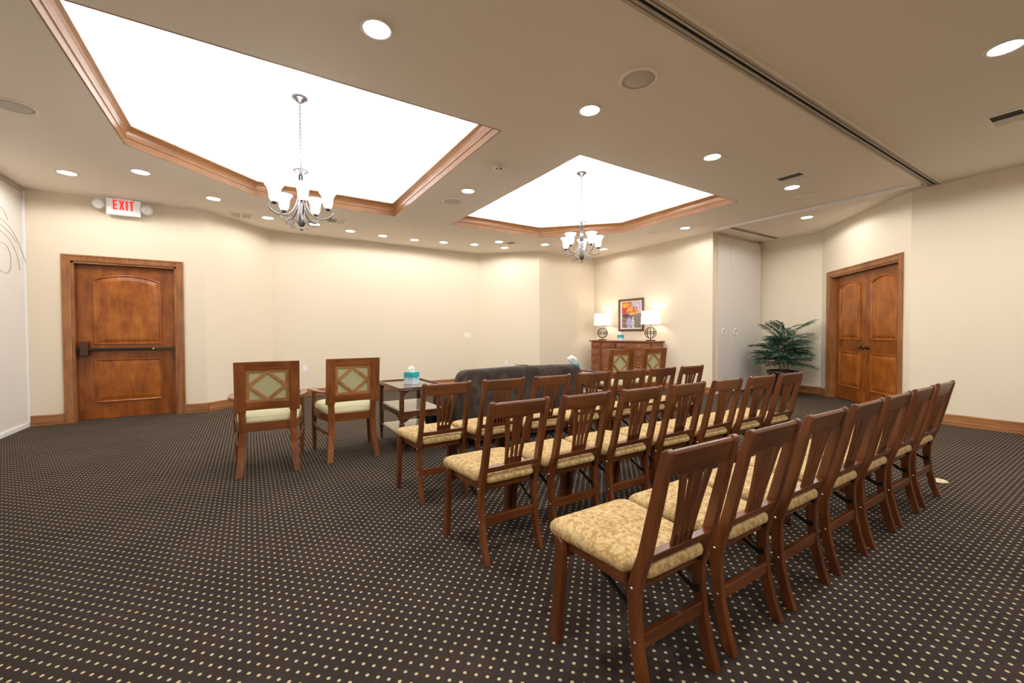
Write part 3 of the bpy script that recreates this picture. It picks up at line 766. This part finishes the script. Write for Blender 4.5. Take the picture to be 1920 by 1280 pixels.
for z0, z1 in rowsz:
    drawer(Ys[0], Ys[1], z0, z1); drawer(Ys[3]+.03, Ys[4], z0, z1)
for k in (1, 2):
    drawer(Ys[k]+.01, Ys[k+1]-.01, .835, .955, True)
    y0, y1 = Ys[k]+.02, Ys[k+1]-.02
    m = MB(); m.box(FX-.006, FX+.0225, y0, y1, .11, .815)
    dd_ = m.build('cabinet_door', M['dresser'], sb, bevel=.002)
    MB().box(FX-.012, FX-.004, y0+.07, y1-.07, .18, .745).build('raised_panel', M['dresser'], dd_, bevel=.006)
    pull(dd_, y1-.035 if k == 1 else y0+.035, .52, True)
for yy in (Ys[1], Ys[3]+.012): MB().box(FX-.012, FX+.014, yy-.012, yy+.012, .09, .962).build('pilaster', M['dresser'], sb, bevel=.003)
MB().box(FX+.06, BX-.05, SY0+.006, SY0+.022, .845, .945).build('end_panel', M['dresser'], sb, bevel=.004)
MB().box(FX+.06, BX-.05, SY0+.006, SY0+.022, .13, .815).build('end_panel', M['dresser'], sb, bevel=.004)

# ================================================================== TABLE LAMPS
def table_lamp():
    t = empty('table_lamp')
    MB().box(-.055, .055, -.078, .078, 0, .022).build('base', M['iron'], t, bevel=.003)
    MB().lathe([(0, .022), (.022, .022), (.022, .028), (.014, .034), (.014, .052), (0, .052)], 16).build('foot_stem', M['crystal'], t, True)
    orb = empty('wire_orb'); orb.parent = t; zc, r = .172, .118
    for az, tilt in ((0, 0), (36, 0), (72, 0), (108, 0), (144, 0)):
        pts = []
        for k in range(36):
            a_ = 2*pi*k/36; v = Vector((r*sin(a_), 0, r*cos(a_))); v.rotate(Matrix.Rotation(R(az), 3, 'Z')); pts.append((v.x, v.y, v.z+zc))
        MB().tube(pts, .0055, 6, True).build('hoop', M['iron'], orb, True)
    for tl, ax in ((16, 'X'), (-14, 'X')):
        pts = []
        for k in range(36):
            a_ = 2*pi*k/36; v = Vector((r*cos(a_), r*sin(a_), 0)); v.rotate(Matrix.Rotation(R(tl), 3, ax)); pts.append((v.x, v.y, v.z+zc))
        MB().tube(pts, .0055, 6, True).build('hoop', M['iron'], orb, True)
    MB().box(-.022, .022, -.022, .022, .288, .325).build('crystal_neck', M['crystal'], t, bevel=.004)
    MB().lathe([(0, .325), (.010, .325), (.010, .40), (.016, .41), (.016, .45), (0, .45)], 12).build('socket', M['nickel'], t, True)
    sh = MB().lathe([(.198, .352), (.200, .352), (.186, .628), (.184, .628)], 40, caps=False); sh.f += [tuple((k, (k+1) % 40, 120+(k+1) % 40, 120+k)) for k in range(40)]
    sh.build('lamp_shade', M['shade'], t, True)
    MB().lathe([(.012, 0), (.03, .03), (.034, .055), (.02, .085), (0, .092)], 14, (0, 0, .45)).build('bulb', M['frost'], t, True)
    return t
for i, (y, x, lab) in enumerate(((7.19, 7.10, 'white drum-shade lamp on an iron orb, at the corner end of the sideboard'), (5.79, 7.10, 'white drum-shade lamp on an iron orb, overlapping the framed picture'))):
    t = table_lamp() if i == 0 else dup(first_lamp)
    if i == 0: first_lamp = t
    t.location = (x, y, 1.0); tag(t, lab, 'lamp', 'sideboard lamps')
for t in [o for o in bpy.data.objects if o.name.startswith('table_lamp')]:
    light('lamp_bulb_light', 'POINT', (0, 0, .50), P_LAMP, WARM, t, shadow_soft_size=.04)

# ================================================================== FRAMED PICTURE
pc = empty('framed_picture', (XF, 6.52, 1.58)); tag(pc, 'framed print of orange and red flowers in vases above the sideboard', 'picture')
h_ = .365
for (y0, y1, z0, z1) in ((-h_, h_, h_-.042, h_), (-h_, h_, -h_, -h_+.042), (-h_, -h_+.042, -h_+.042, h_-.042), (h_-.042, h_, -h_+.042, h_-.042)):
    MB().box(-.032, 0, y0, y1, z0, z1).build('frame_bar', M['frame'], pc, bevel=.008)
MB().box(-.012, 0, -h_+.04, h_-.04, -h_+.04, h_-.04).build('mat_board', M['mat_board'], pc)
arn = random.Random(5); BLOOMS = []
for cx_, cy_, rx_, ry_, cols, cnt in ((.22, .66, .20, .15, ((.80, .07, .03), (.72, .12, .05), (.62, .04, .03)), 40), (.58, .66, .26, .15, ((.86, .32, .08), (.90, .48, .16), (.70, .14, .05)), 60), (.23, .87, .19, .07, ((.92, .50, .12), (.85, .30, .06)), 30)):
    for _ in range(cnt):
        a_ = arn.uniform(0, 6.28); q_ = arn.uniform(0, 1)**.5
        BLOOMS.append((cx_+rx_*q_*cos(a_), cy_+ry_*q_*sin(a_), arn.uniform(.025, .06), arn.choice(cols)))
def paint_fn(u, v):   # u 0..1 left to right as seen, v 0..1 bottom to top
    n = lambda a, b, s: .5+.5*sin(a*u*s+b*v*s*1.3+3*sin(b*u*s*.7-a*v*s*.9))
    c = Vector((.30, .20, .17))*(.7+.5*n(3, 5, 2))
    if u > .52 and v > .55: c = Vector((.62, .52, .66))*(.7+.6*n(5, 3, 5))
    if v < .5: c = Vector((.26, .17, .13))*(.7+.6*n(4, 2, 4))
    if u > .62 and v < .55: c = Vector((.27, .22, .19))*(.6+.8*n(7, 5, 4))
    def el(cx, cy, rx, ry): return ((u-cx)/rx)**2+((v-cy)/ry)**2
    if u < .5 and v > .78: c = Vector((.68, .16, .03))
    w = .12*(n(9, 7, 4)-.5)
    for (bx, by, br, bc) in BLOOMS:
        if (u-bx)**2+(v-by)**2 < br*br: c = Vector(bc)*(.75+.4*n(19, 13, 4))
    if el(.24, .47, .17, .06) < 1+w*6 or el(.42, .43, .10, .05) < 1+w*4: c = Vector((.07, .055, .06))*(.6+1.2*n(13, 15, 5))
    if el(.40, .18, .14, .19) < 1 or (abs(u-.42) < .05 and .28 < v < .42): c = Vector((.50, .42, .66))*(.75+.45*n(3, 7, 4))
    if el(.60, .18, .075, .24) < 1: c = Vector((.60, .66, .66))*(.75+.45*n(5, 9, 3))
    if u < .05: c = Vector((.75, .75, .80))
    return c
G = 72; aw = .292
me = bpy.data.meshes.new('print'); vv = [(-.0135, aw-2*aw*i/G, -aw+2*aw*j/G) for j in range(G+1) for i in range(G+1)]
ff = [(j*(G+1)+i, (j+1)*(G+1)+i, (j+1)*(G+1)+i+1, j*(G+1)+i+1) for j in range(G) for i in range(G)]
me.from_pydata(vv, [], ff); ca = me.color_attributes.new('print', 'FLOAT_COLOR', 'POINT')
for j in range(G+1):
    for i in range(G+1):
        c = paint_fn(i/G, j/G); ca.data[j*(G+1)+i].color = (min(1, c.x), min(1, c.y), min(1, c.z), 1)
pm = mat('art print', (.5, .4, .4), .35); N, L, b_ = nodes(pm); at = N.new('ShaderNodeAttribute'); at.attribute_name = 'print'; L.new(at.outputs['Color'], b_.inputs['Base Color'])
me.materials.append(pm); po = bpy.data.objects.new('print', me); COL.objects.link(po); po.parent = pc

# ================================================================== POTTED PALM
pp = empty('potted_palm', (8.47, 3.86, 0)); tag(pp, 'bushy green parlour palm in a dark glazed pot in the alcove', 'plant')
MB().lathe([(0, .0), (.17, .0), (.175, .02), (.20, .15), (.235, .38), (.262, .40), (.268, .43), (.262, .455), (.245, .455), (.235, .42), (0, .41)], 36).build('pot', M['pot'], pp, True)
MB().lathe([(0, .425), (.236, .425), (.236, .415), (0, .415)], 24).build('soil', M['soil'], pp)
rn = random.Random(11)
def frond(length, droop, nleaf, leaflen):
    """feather leaf along +x, arching over; returns mesh"""
    m = MB(); pts = []
    for k in range(13):
        q = k/12; pts.append(Vector((length*q, 0, -droop*length*q*q)))
    m.tube(pts, [.0042*(1-.7*k/12) for k in range(13)], 5)
    for k in range(nleaf):
        q = .24+.76*k/(nleaf-1); i = min(11, int(q*12)); f_ = q*12-i; p = pts[i]*(1-f_)+pts[i+1]*f_; t = (pts[i+1]-pts[i]).normalized()
        L_ = leaflen*(.50+.75*sin(pi*(.12+.80*(q-.24)/.76)))*rn.uniform(.85, 1.12)
        for sd in (-1, 1):
            d = (t*rn.uniform(.75, 1.0)+Vector((0, sd*1.0, rn.uniform(.0, .25)))).normalized(); w = .0135
            n_ = (t-d*t.dot(d)).normalized()
            b1 = p+d*L_*.40; b2 = p+d*L_*.75+Vector((0, 0, -.10*L_)); e_ = p+d*L_+Vector((0, 0, -.30*L_)); up = Vector((0, 0, .004))
            m.add([p, b1+n_*w, b2+n_*w*.8, e_, b2-n_*w*.8, b1-n_*w, b1-up, b2-up], [(0, 1, 6), (1, 2, 7, 6), (2, 3, 7), (3, 4, 7), (4, 5, 6, 7), (5, 0, 6)])
    return m.mesh('frond', M['leaf'])
FL = [(.42, .28), (.38, .38), (.34, .46), (.46, .32)]
fr = [frond(L_, dr, n_, ll) for (L_, dr), n_, ll in zip(FL, (12, 11, 10, 12), (.165, .16, .15, .17))]
canes = [(0, 0), (.06, .05), (-.07, .04), (.03, -.08), (-.05, -.06), (.10, -.03), (-.11, -.02)]
PX, PY = 8.47, 3.86
k = 0
for ci, (cx, cy) in enumerate(canes):
    top = (.78, .46, .66, .54, .36, .72, .40)[ci]; lean = rn.uniform(.06, .17); aa = ci*2.4+rn.uniform(-.3, .3)
    pts = [Vector((cx+lean*(q**1.5)*cos(aa), cy+lean*(q**1.5)*sin(aa), .41+top*q)) for q in (0, .25, .5, .75, 1)]
    MB().tube(pts, .007, 6).build('cane', M['cane'], pp, True)
    nf = 11
    for q_ in range(nf):
        q = .40+.60*q_/(nf-1); i = min(3, int(q*4)); f_ = q*4-i; p = pts[i]*(1-f_)+pts[i+1]*f_
        az = k*2.39996+rn.uniform(-.25, .25); el = R(rn.uniform(6, 36)+18*(q_/(nf-1)) if q_ < nf-2 else rn.uniform(45, 68))
        v = k % 4; sc = rn.uniform(.85, 1.08)
        for _ in range(16):       # keep the tips off the alcove walls
            reach = (FL[v][0]+.10)*sc*cos(el*.6)
            if PX+p.x+reach*cos(az) < XH-.05 and PY+p.y+reach*sin(az) < YP-.05 and PX-PY+p.x-p.y+reach*(cos(az)-sin(az)) < XH-YI-.16: break
            sc *= .9
        o = bpy.data.objects.new('frond', fr[v]); k += 1; COL.objects.link(o); o.parent = pp
        o.location = p; o.rotation_euler = (rn.uniform(-.2, .2), -el, az); o.scale = (sc, sc, sc)

# ================================================================== CHANDELIERS
def chandelier(ang0):
    t = empty('chandelier')      # origin on the axis at z = 0 of the room
    ZT = 3.69
    MB().lathe([(0, ZT), (.076, ZT), (.078, ZT-.010), (.062, ZT-.022), (.045, ZT-.028), (.036, ZT-.045), (.012, ZT-.052), (0, ZT-.055)], 28).build('ceiling_canopy', M['nickel'], t, True)
    ch = empty('chain'); ch.parent = t
    z = ZT-.055; n = 18; step = (z-2.965)/n; lk = None
    pts = [(.0085*cos(2*pi*k/14), 0, .0235*sin(2*pi*k/14)) for k in range(14)]
    lm = MB().tube(pts, .0026, 5, True).mesh('chain_link', M['nickel'], True)
    for k in range(n):
        o = bpy.data.objects.new('chain_link', lm); COL.objects.link(o); o.parent = ch; o.location = (0, 0, z-step*(k+.5)); o.rotation_euler = (0, 0, (k % 2)*pi/2+.4)
    MB().tube([(0, .018*cos(a_), 2.945+.02*sin(a_)) for a_ in [2*pi*k/16 for k in range(16)]], .0035, 6, True).build('top_loop', M['nickel'], t, True)
    MB().lathe([(0, 2.93), (.03, 2.928), (.068, 2.922), (.074, 2.914), (.066, 2.902), (.036, 2.890), (.030, 2.872), (0, 2.870)], 28).build('top_cup', M['nickel'], t, True)
    rods = MB()
    for k in range(4):
        a_ = k*pi/2+.4; rods.tube([(.018*cos(a_), .018*sin(a_), 2.875), (.018*cos(a_), .018*sin(a_), 2.62)], .007, 8)
    rods.build('column_rods', M['nickel'], t, True)
    MB().lathe([(0, 2.64), (.03, 2.635), (.034, 2.60), (.028, 2.55), (.034, 2.46), (.040, 2.40), (.026, 2.345), (.012, 2.33), (.010, 2.315), (.017, 2.308), (.019, 2.298), (.012, 2.286), (0, 2.283)], 20).build('column_body', M['nickel'], t, True)
    for k in range(5):
        a_ = ang0+k*2*pi/5; ca_, sa = cos(a_), sin(a_); rz = lambda r, z: (r*ca_, r*sa, z)
        ar = empty('arm_assembly'); ar.parent = t
        MB().tube([rz(*p) for p in ((.026, 2.66), (.036, 2.60), (.058, 2.53), (.095, 2.465), (.145, 2.425), (.20, 2.412), (.255, 2.420), (.298, 2.445), (.318, 2.478), (.308, 2.508), (.284, 2.520), (.265, 2.515))], .0075, 8).build('scroll_arm', M['nickel'], ar, True)
        MB().tube([rz(*p) for p in ((.012, 2.325), (.04, 2.365), (.08, 2.392), (.12, 2.392), (.150, 2.372), (.158, 2.345), (.142, 2.328), (.124, 2.336), (.122, 2.350))], .0055, 6).build('lower_scroll', M['nickel'], ar, True)
        MB().tube([rz(*p) for p in ((.10, 2.39), (.125, 2.365), (.118, 2.335), (.098, 2.322), (.085, 2.335))], .0045, 6).build('leaf_scroll', M['nickel'], ar, True)
        c = rz(.265, 0)
        MB().lathe([(0, 2.505), (.012, 2.505), (.022, 2.518), (.030, 2.524), (.030, 2.532), (.018, 2.536), (.018, 2.556), (0, 2.556)], 16, c).build('cup', M['nickel'], ar, True)
        MB().lathe([(.020, 2.536), (.036, 2.546), (.047, 2.570), (.051, 2.605), (.055, 2.640), (.066, 2.672), (.082, 2.694), (.088, 2.700), (.084, 2.700), (.062, 2.674), (.050, 2.640), (.046, 2.605), (.042, 2.572), (.020, 2.542)], 26, c, caps=False).build('bell_shade', M['frost'], ar, True)
        light('bulb_light', 'POINT', (c[0], c[1], 2.72), P_BULB, NEUT, ar, shadow_soft_size=.05)
    return t
for (x, y), a_, lab in (((.49, 4.98), R(-92), 'five-light nickel chandelier with white bell shades in the left tray'), ((4.456, 4.97), R(45), 'five-light nickel chandelier with white bell shades in the right tray')):
    c = chandelier(a_); c.location = (x, y, 0); tag(c, lab, 'chandelier', 'chandeliers in the ceiling trays')

# ================================================================== CEILING FITTINGS
dl_ring = MB().lathe([(.078, 0), (.100, 0), (.100, -.004), (.092, -.008), (.080, -.006), (.078, 0)], 32, caps=False).mesh('ring', M['ringw'], True)
dl_disc = MB().lathe([(0, -.003), (.079, -.003), (.079, -.001), (0, -.001)], 28).mesh('lens', M['disc'])
def downlight(x, y, label, power=1.0):
    t = empty('downlight', (x, y, C)); tag(t, label, 'ceiling light', 'recessed downlights')
    for nm, me_ in (('ring', dl_ring), ('lens', dl_disc)):
        o = bpy.data.objects.new(nm, me_); COL.objects.link(o); o.parent = t
    light('downlight_lamp', 'SPOT', (0, 0, -.02), P_DOWN*power, NEUT, t, spot_size=R(173), spot_blend=.22, shadow_soft_size=.07)
for x, y, lab in (
    (.69, 2.63, 'large bright downlight in front of the left tray, nearest the top edge'), (2.45, 2.63, 'downlight on the ceiling just below the round speaker by the long track'),
    (4.21, 2.63, 'downlight in front of the right tray, near its long front edge'), (5.97, 2.63, 'downlight touching the square vent near the long track'),
    (4.25, .60, 'bright downlight beyond the long track at the upper right'), (7.73, 3.18, 'downlight in the alcove ceiling above the palm'),
    (6.63, 4.65, 'downlight right of the right tray, near the sideboard wall'), (2.46, 4.95, 'downlight between the two trays beside a round speaker'),
    (-1.75, 6.82, 'downlight at the far left above the exit sign'), (-1.03, 6.35, 'downlight left of the left tray, second from the partition'),
    (-.39, 7.06, 'downlight between the exit sign and the left tray'), (.28, 7.77, 'downlight beside the double return grille'),
    (.97, 7.80, 'downlight seen just under the left chandelier'), (1.58, 7.98, 'first downlight right of the left chandelier along the back wall'),
    (2.18, 8.05, 'second downlight right of the left chandelier along the back wall'), (2.82, 8.08, 'third downlight right of the left chandelier along the back wall'),
    (3.40, 7.98, 'fourth downlight right of the left chandelier along the back wall'), (4.04, 7.84, 'fifth downlight right of the left chandelier along the back wall'),
    (4.35, 7.35, 'upper one of the close pair of downlights by the small vent'), (4.75, 7.79, 'lower one of the close pair of downlights by the small vent'),
    (5.31, 7.07, 'downlight just left of the right chandelier'), (6.73, 6.79, 'downlight seen just behind the right chandelier'),
    (-1.1, .60, 'added downlight overhead, outside the view, far left of the viewer'), (.69, .60, 'added downlight overhead, outside the view, just ahead of the viewer'),  # unseen row continuing the grid, added to brighten the near half
    (2.45, .60, 'added downlight overhead, outside the view, right of the viewer'), (6.01, .60, 'added downlight overhead, outside the view, by the right wall'),
    (-1.1, -1.45, 'added unseen downlight behind the viewer, leftmost'), (.69, -1.45, 'added unseen downlight behind the viewer, second from left'), (2.45, -1.45, 'added unseen downlight behind the viewer, third from left'),  # unseen row behind the camera, added for more even light
    (4.25, -1.45, 'added unseen downlight behind the viewer, fourth from left'), (6.01, -1.45, 'added unseen downlight behind the viewer, rightmost')):
    downlight(x, y, lab, .24 if y > 7.0 else (.6 if x > 6 and y < 1 else .25 if x > 6.7 and y > 6 else (.62 if y > 6 else (.6 if x > 7 else (.5 if y > 4.5 and x > 6 else .95)))))
def speaker(x, y, label, m='grille'):
    t = empty('ceiling_speaker', (x, y, C)); tag(t, label, 'speaker', 'round ceiling speakers')
    MB().lathe([(.118, 0), (.140, 0), (.140, -.006), (.132, -.011), (.118, -.008), (.118, 0)], 36, caps=False).build('rim', M['ivory_ring'], t, True)
    MB().lathe([(0, -.007), (.05, -.007), (.119, -.005), (.119, -.001), (0, -.001)], 32).build('grille', M[m], t, True)
for x, y, lab in ((2.46, 2.12, 'large round ceiling speaker near the long track'), (-1.6, 5.07, 'round ceiling speaker cut by the left edge'), (2.46, 5.45, 'round ceiling speaker between the two trays'),
                  (6.41, 5.11, 'faint round ceiling speaker above the sideboard wall'), (6.53, 2.68, 'faint round ceiling speaker right of the square vent')): speaker(x, y, lab, 'ceil' if 'faint' in lab else 'grille')
sd = empty('smoke_detector', (2.41, 4.07, C)); tag(sd, 'small white smoke detector between the two trays', 'smoke detector')
MB().lathe([(0, 0), (.068, 0), (.068, -.012), (.058, -.020), (.050, -.022), (.048, -.040), (.036, -.046), (0, -.046)], 28).build('housing', M['ivory'], sd, True)
for k in range(6): 
    a_ = k*pi/3; MB().box(-.012, .012, -.003, .003, -.036, -.026).xf(Matrix.Rotation(a_, 4, 'Z') @ Matrix.Translation((0, -.048, 0))).build('sensor_slot', M['slot'], sd)
def vent(x, y, w, d, rz, label, kind='louvre'):
    t = empty('ceiling_vent', (x, y, C), rz); tag(t, label, 'vent', 'ceiling vents')
    fwid = .028
    fr_ = MB()
    for x0, x1, y0, y1 in ((-w, w, -d, -d+fwid), (-w, w, d-fwid, d), (-w, -w+fwid, -d+fwid, d-fwid), (w-fwid, w, -d+fwid, d-fwid)): fr_.box(x0, x1, y0, y1, -.008, 0)
    fr_.build('vent_frame', M['ivory'], t, bevel=.002)
    MB().box(-w+fwid, w-fwid, -d+fwid, d-fwid, -.0015, 0).build('vent_throat', M['slot'] if kind == 'louvre' else M['grille'], t)
    if kind == 'double': MB().box(-.012, .012, -d+fwid, d-fwid, -.008, 0).build('center_bar', M['ivory'], t)
    n = 8; 
    for k in range(n):
        xx = -w+fwid+(2*w-2*fwid)*(k+.5)/n
        sl = MB(); s_ = 1 if k >= n/2 else -1
        sl.add([(xx-.012*s_, -d+fwid, -.001), (xx+.011*s_, -d+fwid, -.011), (xx+.011*s_, d-fwid, -.011), (xx-.012*s_, d-fwid, -.001), (xx-.010*s_, -d+fwid, -.0005), (xx+.0125*s_, -d+fwid, -.010), (xx+.0125*s_, d-fwid, -.010), (xx-.010*s_, d-fwid, -.0005)],
               [(0, 1, 2, 3), (7, 6, 5, 4), (0, 4, 5, 1), (2, 6, 7, 3), (1, 5, 6, 2), (0, 3, 7, 4)])
        sl.build('louvre_blade', M['ivory'] if kind == 'louvre' else M['grille'], t)
vent(5.60, 2.46, .155, .155, 0, 'square ceiling vent touching a downlight near the long track'); vent(5.66, .775, .17, .12, 0, 'ceiling vent at the right edge beyond the long track')
vent(-.08, 7.815, .16, .15, 0, 'double return grille on the ceiling above the angled wall', 'double'); vent(1.24, 7.38, .16, .16, 0, 'ceiling vent seen behind the left chandelier'); vent(4.66, 7.34, .13, .13, R(20), 'small ceiling vent beside the close pair of downlights')

# ================================================================== EXIT SIGN (stands off the wall, hung from the ceiling)
ex = empty('exit_sign', (-1.435, YD-.12, 2.93)); tag(ex, 'white EXIT sign with red letters and two emergency lamp heads', 'exit sign')
ex.rotation_euler = (0, 0, 0)
MB().box(-.175, .175, -.022, .03, -.115, .100).build('housing', M['signface'], ex, bevel=.006)
MB().box(-.08, .08, -.01, .02, .098, C-2.93).build('mounting_canopy', M['white'], ex, bevel=.003)
MB().box(-.16, .16, .03, .118, -.10, .06).build('rear_box', M['white'], ex, bevel=.004)
lt = {'E': [[(0, 0), (.042, 0), (.042, .018), (.016, .018), (.016, .055), (.036, .055), (.036, .073), (.016, .073), (.016, .110), (.042, .110), (.042, .128), (0, .128)]],
      'X': [[(0, 0), (.016, 0), (.024, .045), (.032, 0), (.048, 0), (.033, .064), (.048, .128), (.032, .128), (.024, .083), (.016, .128), (0, .128), (.015, .064)]],
      'I': [[(0, 0), (.017, 0), (.017, .128), (0, .128)]], 'T': [[(.0135, 0), (.0305, 0), (.0305, .110), (.044, .110), (.044, .128), (0, .128), (0, .110), (.0135, .110)]]}
xo = -.106
for ch_, wd in (('E', .042), ('X', .048), ('I', .017), ('T', .044)):
    m = MB()
    for pol in lt[ch_]: m.prism([(xo+p[0]*1.12, -.045+p[1]) for p in pol], 'y', -.026, -.0205)
    m.build('letter', M['red'], ex); xo += wd*1.12+.016
for s in (-1, 1):
    hd = empty('lamp_head', (s*.245, -.03, .005 if s < 0 else -.01)); hd.parent = ex; hd.rotation_euler = (R(12), 0, s*R(14))
    Q = Matrix.Rotation(pi/2, 4, 'X')
    MB().lathe([(0, -.05), (.03, -.048), (.052, -.03), (.062, 0), (.066, .012), (.060, .016)], 28).xf(Q).build('lamp_shell', M['white'], hd, True)
    MB().lathe([(.060, .014), (.04, .020), (0, .023)], 28).xf(Q).build('lamp_lens', M['lens'], hd, True)
    MB().lathe([(.007, .020), (.005, .026), (0, .027)], 10).xf(Q).build('lamp_bulb', M['grille'], hd, True)
    MB().tube([(s*.172, .005, -.01), (s*.215, .01, -.01)], .014, 10).build('lamp_arm', M['white'], ex, True)

# ================================================================== WALL AND FLOOR PLATES
def plate(loc, rz, label, cat, w=.036, h=.058, m='ivory', recept=True):
    t = empty('wall_plate' if not recept else 'wall_outlet', loc, rz); tag(t, label, cat)
    MB().box(-w, w, -.006, 0, -h, h).build('cover', M[m], t, bevel=.002)
    if recept:
        for z in (-.021, .021): MB().box(-.016, .016, -.009, -.005, z-.014, z+.014).build('receptacle', M['white'], t, bevel=.003)
    else:
        for x in (-.04, 0, .04): MB().box(x-.012, x+.012, -.009, -.005, -.024, .024).build('switch_rocker', M['ivory'], t, bevel=.002)
plate((.885, YB, .53), 0, 'small outlet on the back wall between the two left armchairs', 'outlet', m='white')
plate((5.08, YE+(XE-5.08), .475), -pi/4, 'small outlet low on the angled wall above the sofa', 'outlet', m='white')
plate((4.31, YB, 1.135), 0, 'beige three-gang wall plate at the right end of the back wall', 'wall plate', .085, .058, 'ivory', False)
for (x, y, lab) in ((4.565, .952, 'round cream floor plate by the right end of the rear row'), (2.52, 1.235, 'round cream floor plate under the rear row')):
    t = empty('floor_plate', (x, y, 0)); tag(t, lab, 'floor plate', 'round floor plates')
    MB().lathe([(0, 0), (.062, 0), (.060, .004), (.052, .006), (0, .006)], 32).build('cover', M['plate'], t, True)
    MB().lathe([(0, .006), (.026, .006), (.025, .0085), (0, .0085)], 24).build('cap', M['plate'], t, True)
